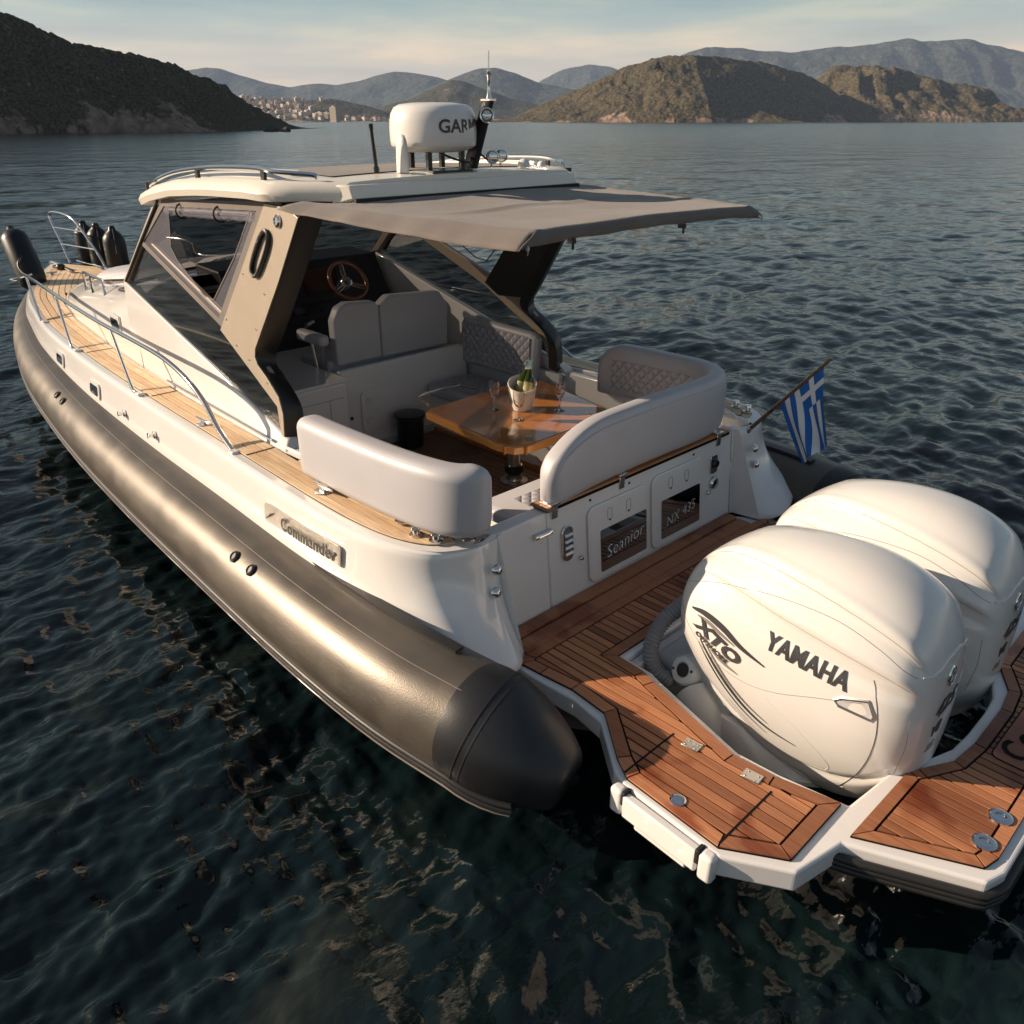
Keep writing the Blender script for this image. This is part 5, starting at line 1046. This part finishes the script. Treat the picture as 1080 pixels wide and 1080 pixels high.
for k, (x, y) in enumerate(((9.78, -.45), (9.36, -.47), (8.88, -.50))):
    fender((x, y, 1.33), (-.03, 0, 1), .74, .135, ['black fender on the starboard bow rail, leftmost of the row of three', 'black fender on the starboard bow rail, middle of the row of three', 'black fender on the starboard bow rail, rightmost of the row of three, its lines hanging'][k], 'black fenders along the bow rail')
for k in range(1): 
    pass
q = MB(); q.tube([(9.9, -.32, 1.18), (9.6, -.33, 1.18), (8.4, -.38, 1.2)], .012, 8); q.tube([(10.0, -.60, 1.22), (7.6, -.82, 1.24)], .012, 8); q.tube([(9.2, -.33, 1.18), (9.2, -.66, 1.22)], .01, 8); q.build('fender_holder', chrome, boat)
q = MB(); q.tube(catmull([(8.35, .66, 1.30), (8.40, .84, 1.26), (8.62, .84, 1.22), (8.72, .62, 1.20)], 5), .012, 8); q.build('fender_holder', chrome, boat)
# ================================================================== FLAG
fg = empty('flag', (.05, -1.13, 1.10), 'blue and white striped flag with white cross on a raked wooden staff', 'flag')
s0 = Vector((.06, -1.13, 1.08)); s1 = Vector((-.42, -1.13, 1.66)); q = MB(); q.tube([s0, s0.lerp(s1, .5), s1, s1+(s1-s0)*.0], [.014, .012, .010, .010], 12); q.lathe([(.0, -.012), (.016, -.006), (.016, .006), (0, .012)], s1, 14); q.build('flag_staff', staffm, fg)
q = MB(); q.lathe([(.03, -.01), (.022, .0), (.018, .06), (.018, .07)], s0, 16, tuple((s1-s0).normalized())); q.build('staff_socket', chrome, fg)
hoist0 = s0.lerp(s1, .93); hoist1 = s0.lerp(s1, .44)
nu, nv = 54, 36
def cloth(u, v):
    """u along the fly, v down the hoist; the flag hangs limp"""
    p = hoist0.lerp(hoist1, v); fly = Vector((-.10, -.01, -.47)).lerp(Vector((-.19, 0, -.36)), v)
    q_ = p+fly*u
    w = math.sin(v*9+u*3)*.020*u+math.sin(v*17+u*6)*.008*u; return q_+Vector((w*.35, w*1.6, 0))
flm = MB(); flb = MB()
def is_white(u, v):
    st = min(8, int(v*9)); 
    if u < .37 and v < 5/9:
        cu = u/.37; cv = v/(5/9); return abs(cu-.5) < .1 or abs(cv-.5) < .1
    return st % 2 == 1
vs = [cloth(i/nu, j/nv) for i in range(nu+1) for j in range(nv+1)]
fw = []; fb_ = []
for i in range(nu):
    for j in range(nv):
        a = i*(nv+1)+j; (fw if is_white((i+.5)/nu, (j+.5)/nv) else fb_).append((a, a+1, a+nv+2, a+nv+1))
me = bpy.data.meshes.new('flag_cloth'); me.from_pydata([tuple(v-fg.location) for v in vs], [], fw+fb_); me.materials.append(whitec); me.materials.append(blue)
for i, p in enumerate(me.polygons): p.material_index = 0 if i < len(fw) else 1
me.shade_smooth(); co = bpy.data.objects.new('flag_cloth', me); COL.objects.link(co); co.parent = fg
q = MB(); q.tube([hoist0, hoist0+Vector((.0, 0, -.02))], .004, 6); q.tube(catmull([hoist1, hoist1+Vector((.04, .01, -.05)), s0.lerp(s1, .35)+Vector((0, .02, -.02)), s0.lerp(s1, .4)], 5), .003, 5); q.build('flag_halyard', rope, fg)
# ================================================================== WATER
def water():
    rng = np.random.default_rng(5)
    c = CAM; r0, r1 = .6, 14000; 
    rr = np.concatenate([[.01], np.geomspace(.6, 2, 40), np.geomspace(2, 70, 1000)[1:], np.geomspace(70, r1, 260)[1:]]); hd = math.atan2(F.y, F.x); aa = np.concatenate([np.linspace(hd-1.05, hd+1.05, 1100), np.linspace(hd+1.05, hd-1.05+2*np.pi, 242)[1:-1]])
    Rr, A = np.meshgrid(rr, aa, indexing='ij'); X = c.x+Rr*np.cos(A); Y = c.y+Rr*np.sin(A); Z = np.zeros_like(X); sp = Rr*np.where(Rr < 70, .0056, .024)
    wd = R(205)
    for k in range(190):
        lam = .11*(7/.11)**rng.random(); th = wd+rng.normal()*.60; kk = 2*np.pi/lam; amp = .0029*lam**.60*(.4+rng.random()*.9)*(1.25 if lam < .5 else 1 if lam < 2 else .4); ph = rng.random()*6.28
        att = np.clip((lam/sp-2.5)/3.5, 0, 1); t = kk*(X*math.cos(th)+Y*math.sin(th))+ph; Z += amp*att*(np.sin(t)+.28*np.sin(2*t+.6))
    Z += WL
    n0, n1 = Rr.shape; co = np.stack([X, Y, Z], -1).reshape(-1, 3); i = np.arange(n0-1)[:, None]; j = np.arange(n1)[None, :]
    a = i*n1+j; b = i*n1+(j+1) % n1; f = np.stack([a+n1, b+n1, b, a], -1).reshape(-1, 4)
    me = bpy.data.meshes.new('sea'); me.vertices.add(len(co)); me.vertices.foreach_set('co', co.astype(np.float32).ravel()); me.loops.add(f.size); me.loops.foreach_set('vertex_index', f.ravel().astype(np.int32)); me.polygons.add(len(f)); me.polygons.foreach_set('loop_start', (np.arange(len(f))*4).astype(np.int32)); me.update(calc_edges=True); me.validate()
    me.shade_smooth(); M = bpy.data.materials.new('sea_water'); M.use_nodes = True; t = M.node_tree; b = t.nodes['Principled BSDF']; k = t.links.new
    b.inputs['IOR'].default_value = 1.333; b.inputs['Specular IOR Level'].default_value = .5
    tc = t.nodes.new('ShaderNodeTexCoord'); n1_ = t.nodes.new('ShaderNodeTexNoise'); n1_.inputs['Scale'].default_value = .33; n1_.inputs['Detail'].default_value = 4; k(tc.outputs['Object'], n1_.inputs[0])
    ln = t.nodes.new('ShaderNodeVectorMath'); ln.operation = 'LENGTH'; k(tc.outputs['Object'], ln.inputs[0]); mr = t.nodes.new('ShaderNodeMapRange'); mr.inputs[1].default_value = 6; mr.inputs[2].default_value = 220; mr.inputs[3].default_value = .10; mr.inputs[4].default_value = .17; k(ln.outputs['Value'], mr.inputs[0]); k(mr.outputs[0], b.inputs['Roughness'])
    # dim seabed patches seen through the clear water
    n2 = t.nodes.new('ShaderNodeTexNoise'); n2.inputs['Scale'].default_value = 1.1; n2.inputs['Detail'].default_value = 7; n2.inputs['Distortion'].default_value = 1.2; k(tc.outputs['Object'], n2.inputs[0])
    r = t.nodes.new('ShaderNodeValToRGB'); ramp(r, [(.3, (.0022, .0056, .0064)), (.55, (.0034, .0088, .0098)), (.75, (.0052, .0130, .0134))]); k(n1_.outputs[0], r.inputs[0])
    r2 = t.nodes.new('ShaderNodeValToRGB'); ramp(r2, [(.56, (0, 0, 0)), (.72, (.012, .011, .007))]); k(n2.outputs[0], r2.inputs[0])
    ad = t.nodes.new('ShaderNodeMix'); ad.data_type = 'RGBA'; ad.blend_type = 'ADD'; ad.inputs[0].default_value = .8; k(r.outputs[0], ad.inputs[6]); k(r2.outputs[0], ad.inputs[7]); k(ad.outputs[2], b.inputs['Base Color'])
    mp = t.nodes.new('ShaderNodeMapping'); mp.inputs['Rotation'].default_value = (0, 0, R(25)); mp.inputs['Scale'].default_value = (1, .55, 1); k(tc.outputs['Object'], mp.inputs[0])
    last = None
    for sc, dist, st in ((22, .008, .45), (9, .022, .5), (2.6, .08, .5), (.9, .30, .5), (.25, 1.1, .5)):
        n = t.nodes.new('ShaderNodeTexNoise'); n.inputs['Scale'].default_value = sc; n.inputs['Detail'].default_value = 3; n.inputs['Roughness'].default_value = .5; k(mp.outputs[0], n.inputs[0])
        bp = t.nodes.new('ShaderNodeBump'); bp.inputs['Strength'].default_value = st; bp.inputs['Distance'].default_value = dist; k(n.outputs[0], bp.inputs['Height'])
        if last: k(last, bp.inputs['Normal'])
        last = bp.outputs[0]
    k(last, b.inputs['Normal']); me.materials.append(M)
    o = bpy.data.objects.new('sea', me); COL.objects.link(o); o['kind'] = 'structure'
water()
# ================================================================== LAND
HX, HY = Vector((.71987, -.69395, 0)).normalized(), None
FH = Vector((F.x, F.y, 0)).normalized(); RH = Vector((-0.69402838, -0.71994764, 0)).normalized()
def land_mat(name, veg, veg2, rock, rockiness, scale, shore=.06):
    M = bpy.data.materials.new(name); M.use_nodes = True; t = M.node_tree; b = t.nodes['Principled BSDF']; k = t.links.new; b.inputs['Roughness'].default_value = .95; b.inputs['Specular IOR Level'].default_value = .1
    tc = t.nodes.new('ShaderNodeTexCoord'); g = t.nodes.new('ShaderNodeNewGeometry')
    n = t.nodes.new('ShaderNodeTexNoise'); n.inputs['Scale'].default_value = scale*2.2; n.inputs['Detail'].default_value = 9; n.inputs['Roughness'].default_value = .7; k(tc.outputs['Object'], n.inputs[0])
    vo = t.nodes.new('ShaderNodeTexVoronoi'); vo.inputs['Scale'].default_value = scale*9; k(tc.outputs['Object'], vo.inputs[0])
    n5 = t.nodes.new('ShaderNodeTexNoise'); n5.inputs['Scale'].default_value = scale*14; n5.inputs['Detail'].default_value = 6; n5.inputs['Roughness'].default_value = .7; k(tc.outputs['Object'], n5.inputs[0])
    r = t.nodes.new('ShaderNodeValToRGB'); ramp(r, [(.38, veg2), (.5, veg), (.62, tuple(c*1.9 for c in veg)), (.70, tuple(c*.5 for c in rock))]); k(n5.outputs[0], r.inputs[0])
    sx = t.nodes.new('ShaderNodeSeparateXYZ'); k(tc.outputs['Object'], sx.inputs[0])
    at = t.nodes.new('ShaderNodeAttribute'); at.attribute_name = 'rock'
    mm = t.nodes.new('ShaderNodeMath'); mm.operation = 'ADD'; k(n.outputs[0], mm.inputs[0]); k(at.outputs['Fac'], mm.inputs[1])
    rr = t.nodes.new('ShaderNodeValToRGB'); ramp(rr, [(rockiness, (0, 0, 0)), (rockiness+.05, (1, 1, 1))]); k(mm.outputs[0], rr.inputs[0])
    n3 = t.nodes.new('ShaderNodeTexNoise'); n3.inputs['Scale'].default_value = scale*5; n3.inputs['Detail'].default_value = 8; k(tc.outputs['Object'], n3.inputs[0])
    r3 = t.nodes.new('ShaderNodeValToRGB'); ramp(r3, [(.3, tuple(c*.45 for c in rock)), (.6, rock), (.8, tuple(min(1, c*1.4) for c in rock))]); k(n3.outputs[0], r3.inputs[0])
    m = t.nodes.new('ShaderNodeMix'); m.data_type = 'RGBA'; k(rr.outputs[0], m.inputs[0]); k(r.outputs[0], m.inputs[6]); k(r3.outputs[0], m.inputs[7]); k(m.outputs[2], b.inputs['Base Color'])
    bp = t.nodes.new('ShaderNodeBump'); bp.inputs['Strength'].default_value = .9; bp.inputs['Distance'].default_value = 1.2/scale*.05; k(n3.outputs[0], bp.inputs['Height'])
    bp2 = t.nodes.new('ShaderNodeBump'); bp2.inputs['Strength'].default_value = .8; bp2.inputs['Distance'].default_value = .25/scale*.08; k(vo.outputs['Distance'], bp2.inputs['Height']); k(bp.outputs[0], bp2.inputs['Normal']); k(bp2.outputs[0], b.inputs['Normal']); return M
def land(name, prof, D, depth, m, amp=.12, fine=(0, 1), ns=320, nd=90, freq=6, shore=.10, gully=.1, seed=0, skew=None, peak=.5, sharp=1.0, kind='structure', cliff=0.0):
    """prof: (bearing column, height column) list of the ridge in the 1080 frame of the calibration, turned into metres at distance D(u)"""
    us = np.array([p[0] for p in prof], float); vs_ = np.array([p[1] for p in prof], float); U = np.linspace(us[0], us[-1], ns); V = np.interp(U, us, vs_)
    ker = np.ones(5)/5; V[2:-2] = np.convolve(V, ker, 'valid'); verts = []; rock = []
    Dm = np.mean([D(u) for u in U])
    for i, (u, v) in enumerate(zip(U, V)):
        d0 = D(u); 
        for j in range(nd):
            s = j/(nd-1); d = d0+depth*s; t = math.sin(math.pi*min(1, s/(2*peak)) if s < peak else math.pi*(.5+.5*(s-peak)/(1-peak))) if False else (s/peak if s < peak else 1-(s-peak)/(1-peak))
            dr = d0+depth*peak; H = max(0, (128.2-v))/1059*dr
            sh = (t**sharp)*(1-cliff)+cliff*min(1, t*6); lat = (u-540)/954*(d0+depth*peak)
            p = CAM+FH*d+RH*lat; p = Vector((p.x, p.y, 0)); q = p/depth*freq+Vector((seed*7.1, seed*3.3, seed))
            nz = mnoise.fractal(q, 1.0, 2.1, 6); rg = 1-abs(mnoise.noise(Vector((lat/depth*freq*1.1+seed, s*1.3, seed)))) *2
            env = min(1, t*5)*(1-.82*max(0, 1-abs(s-peak)/.10)); h = H*sh*(1+amp*nz*env*1.4)-gully*H*max(0, rg)*math.sin(math.pi*t)*env
            if t < shore: h = max(h, H*.0)+mnoise.noise(q*4)*H*.03*t/shore
            if fine[0]: fq = p*fine[1]; h += fine[0]*(mnoise.noise(Vector((fq.x, fq.y, seed)))+.6*mnoise.noise(Vector((fq.x*2.3, fq.y*2.3, seed+5))))*min(1, t*12)*min(1, H/20+.2)
            h = WL+h if t > 0 else WL-.02*H-1
            j_ = mnoise.noise(q*2.3)*depth*.02*env
            verts.append((p.x+FH.x*j_, p.y+FH.y*j_, h)); rock.append(max(0, (shore*(1+1.3*mnoise.noise(q*.9))-t)/shore)*.26 if s < peak else 0)
    f = [(i*nd+j, (i+1)*nd+j, (i+1)*nd+j+1, i*nd+j+1) for i in range(ns-1) for j in range(nd-1)]
    me = bpy.data.meshes.new(name); me.from_pydata(verts, [], f); at = me.attributes.new('rock', 'FLOAT', 'POINT'); at.data.foreach_set('value', np.array(rock, np.float32)); me.shade_smooth(); me.materials.append(m)
    o = bpy.data.objects.new(name, me); COL.objects.link(o); o['kind'] = 'structure'; return o
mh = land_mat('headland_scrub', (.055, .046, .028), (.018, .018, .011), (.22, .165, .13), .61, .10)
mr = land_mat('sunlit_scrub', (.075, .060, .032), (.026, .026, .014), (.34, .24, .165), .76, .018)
mf = land_mat('far_scrub', (.055, .060, .045), (.035, .04, .03), (.18, .14, .11), .74, .0035)
mt_ = land_mat('town_scrub', (.055, .052, .032), (.03, .032, .02), (.30, .22, .15), .64, .012)
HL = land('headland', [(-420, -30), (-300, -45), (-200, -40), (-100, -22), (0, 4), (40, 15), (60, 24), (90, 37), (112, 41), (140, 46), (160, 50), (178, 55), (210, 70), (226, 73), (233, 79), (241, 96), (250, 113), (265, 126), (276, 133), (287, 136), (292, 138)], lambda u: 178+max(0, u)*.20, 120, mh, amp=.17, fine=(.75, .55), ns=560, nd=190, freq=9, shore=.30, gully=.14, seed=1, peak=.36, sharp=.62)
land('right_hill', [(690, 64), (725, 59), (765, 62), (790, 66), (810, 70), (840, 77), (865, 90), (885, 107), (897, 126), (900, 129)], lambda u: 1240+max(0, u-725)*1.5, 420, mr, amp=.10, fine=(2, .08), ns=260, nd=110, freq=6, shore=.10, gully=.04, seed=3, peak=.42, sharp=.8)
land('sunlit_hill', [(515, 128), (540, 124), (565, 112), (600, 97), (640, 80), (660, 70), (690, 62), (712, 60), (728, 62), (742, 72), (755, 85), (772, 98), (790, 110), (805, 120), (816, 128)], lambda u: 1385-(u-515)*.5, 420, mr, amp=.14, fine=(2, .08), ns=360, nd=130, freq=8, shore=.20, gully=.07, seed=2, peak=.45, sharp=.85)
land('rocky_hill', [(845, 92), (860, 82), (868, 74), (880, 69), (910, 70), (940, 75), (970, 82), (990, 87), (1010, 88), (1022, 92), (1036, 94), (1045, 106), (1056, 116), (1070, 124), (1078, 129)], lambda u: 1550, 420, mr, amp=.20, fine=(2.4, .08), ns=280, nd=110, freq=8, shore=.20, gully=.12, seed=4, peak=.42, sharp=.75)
land('green_hill', [(370, 128), (395, 118), (406, 112), (434, 104), (462, 91), (478, 85), (490, 87), (508, 94), (527, 100), (545, 105), (558, 108), (580, 116), (620, 127)], lambda u: 2300, 900, mt_, amp=.15, ns=240, nd=80, freq=6, seed=5)
TH = land('town_hill', [(140, 112), (200, 100), (230, 99), (250, 104), (280, 104), (310, 105), (335, 108), (348, 103), (360, 105), (387, 111), (406, 117), (420, 122), (450, 125), (520, 126.5), (540, 128)], lambda u: 1750, 500, mt_, amp=.12, ns=260, nd=80, freq=6, seed=6, peak=.55)
land('far_ridge', [(420, 110), (450, 95), (478, 83), (497, 76), (505, 74), (524, 73), (544, 79), (567, 88), (590, 92), (620, 100), (660, 112), (690, 120)], lambda u: 3900, 1500, mf, ns=220, nd=60, freq=5, seed=8, amp=.12)
land('far_ridge', [(140, 90), (200, 76), (225, 72), (240, 74), (257, 80), (283, 88), (310, 93), (325, 90), (340, 88), (357, 90), (380, 87), (400, 81), (419, 77), (439, 78), (460, 82), (490, 92), (520, 104), (560, 118)], lambda u: 4600, 1800, mf, ns=300, nd=60, freq=5, seed=9, amp=.12)
land('far_ridge', [(540, 110), (570, 86), (594, 75), (618, 70), (641, 72), (665, 80), (700, 92), (740, 110)], lambda u: 5600, 1800, mf, ns=200, nd=50, freq=5, seed=10, amp=.12)
land('far_mountain', [(660, 90), (690, 70), (725, 55), (750, 51), (772, 51), (790, 54), (825, 58), (840, 56), (860, 52), (880, 50), (900, 47), (920, 46), (940, 43), (955, 45), (980, 44), (1000, 44), (1010, 45), (1022, 50), (1045, 56), (1080, 62), (1130, 66), (1200, 74), (1300, 100)], lambda u: 4300, 1800, mf, ns=360, nd=70, freq=6, seed=11, amp=.14)
# small rocks off the headland
rk = mat('shore_rock', (.035, .03, .026), .9, var=.4, vscale=1)
for k, (u, w, h) in enumerate(((283, 3.2, 1.2), (289, 2.2, 1.0), (296, 1.6, .5), (301, 2.4, 1.3))):
    d = 240; p = CAM+FH*d+RH*((u-540)/954*d); me = MB(); b = bmesh.new(); bmesh.ops.create_icosphere(b, subdivisions=3, radius=1)
    for v in b.verts: v.co = v.co*(1+.35*mnoise.noise(v.co*1.7+Vector((k*9, 0, 0)))); v.co.x *= w*.5; v.co.y *= w*.5; v.co.z *= h
    m_ = bpy.data.meshes.new('shore_rock'); b.to_mesh(m_); b.free(); m_.materials.append(rk); o = bpy.data.objects.new('shore_rock', m_); COL.objects.link(o); o.location = (p.x, p.y, WL)
    tag(o, 'small dark rock in the water off the tip of the headland, '+['nearest the cliff', 'second from the cliff', 'lowest and flattest', 'farthest out'][k], 'rock', 'rocks off the headland')
# ------------------------------------------------------------------ town on the far shore
bpy.context.view_layer.update()
dg = bpy.context.evaluated_depsgraph_get(); bt = BVHTree.FromObject(TH, dg)
wallm = [mat('wall_white', (.62, .56, .50), .9), mat('wall_cream', (.50, .42, .33), .9), mat('wall_ochre', (.44, .32, .22), .9)]; rfm = mat('tile_roof', (.30, .13, .08), .9); winm = mat('far_window', (.03, .035, .04), .3)
def house(kind):
    t = empty('house', (0, 0, 0), '', 'house'); w, d, h = ((9, 7.5, 5.5), (12, 8, 7.5), (8, 7, 4.5))[kind]
    q = MB(); q.box((0, 0, h/2-2), (w, d, h+4)); q.build('house_wall', wallm[kind], t, smooth=0)
    if kind != 1: q = MB(); q.loft([[(-w/2-.4, -d/2-.4, h), (w/2+.4, -d/2-.4, h), (w/2+.4, d/2+.4, h), (-w/2-.4, d/2+.4, h)], [(-w/2+1.5, -.2, h+2), (w/2-1.5, -.2, h+2), (w/2-1.5, .2, h+2), (-w/2+1.5, .2, h+2)]]); q.build('roof', rfm, t, smooth=0)
    else: q = MB(); q.box((0, 0, h+.4), (w+.5, d+.5, .5)); q.box((2, 1, h+1.3), (3, 3, 2)); q.build('roof', wallm[0], t, smooth=0)
    for s in (-1, 1):
        for zz in ([1.6, 4.4] if h > 6 else [2]):
            for a in (-.28, .05, .32): q = MB(); q.box((a*w, s*(d/2+.02), zz+.6), (1.3, .1, 1.5)); q.build('window', winm, t, smooth=0)
    return t
protos = [house(k) for k in range(3)]; used = [False]*3; rng = random.Random(11); placed = []
n_ = 0
while n_ < 190:
    u = rng.choice([rng.uniform(250, 372), rng.uniform(255, 335), rng.uniform(330, 440)]); s = rng.random()**1.3*.5+.05
    if u > 345 and s > .14: continue
    d = 1750+500*s; lat = (u-540)/954*(1750+275); p = CAM+FH*d+RH*lat; hit = bt.ray_cast(Vector((p.x, p.y, 900)), Vector((0, 0, -1)))
    if hit[0] is None or hit[0].z < 1: continue
    if any((hit[0]-q).length < 11 for q in placed): continue
    placed.append(hit[0]); k = rng.choice([0, 0, 1, 1, 2])
    o = protos[k] if not used[k] else copy_tree(protos[k]); used[k] = True; o.location = hit[0]; o.rotation_euler.z = rng.uniform(0, 3.1); o.scale = [rng.uniform(.6, 1.15)]*3
    tag(o, ['small white house with tiled roof among the town houses on the far shore', 'cream flat-roofed block among the town houses on the far shore', 'low ochre house with tiled roof among the town houses on the far shore'][k], 'house', 'houses of the town on the far shore'); n_ += 1
# beige tower block by the shore
d = 1740; p = CAM+FH*d+RH*((380-540)/954*(2025)); t = empty('tower_block', (p.x, p.y, WL), 'tall beige tower block standing by the far shore right of the town', 'tower block')
tb_ = mat('tower_beige', (.42, .35, .25), .9); q = MB(); q.box((p.x, p.y, 13), (15, 12, 26), rz=.3); q.box((p.x+3, p.y, 27), (6, 5, 3), rz=.3); q.build('tower_wall', tb_, t, smooth=0)
for k in range(7): q = MB(); q.box((p.x, p.y, 4.5+k*3.2), (15.3, 12.3, 1.0), rz=.3); q.build('window_band', mat('tower_band', (.26, .22, .17), .8) if k == 0 else bpy.data.materials['tower_band'], t, smooth=0)
# ------------------------------------------------------------------ evening haze over the bay
hz = MB(); hz.box((0, 0, 219), (15000, 15000, 442)); 
HZ = bpy.data.materials.new('haze'); HZ.use_nodes = True; t = HZ.node_tree; t.nodes.remove(t.nodes['Principled BSDF']); v = t.nodes.new('ShaderNodeVolumePrincipled'); v.inputs['Color'].default_value = (.50, .66, .95, 1); v.inputs['Density'].default_value = 7.5e-5; v.inputs['Anisotropy'].default_value = .1; t.links.new(v.outputs[0], t.nodes['Material Output'].inputs['Volume'])
h = hz.build('haze', HZ, None, smooth=0); h['kind'] = 'stuff'
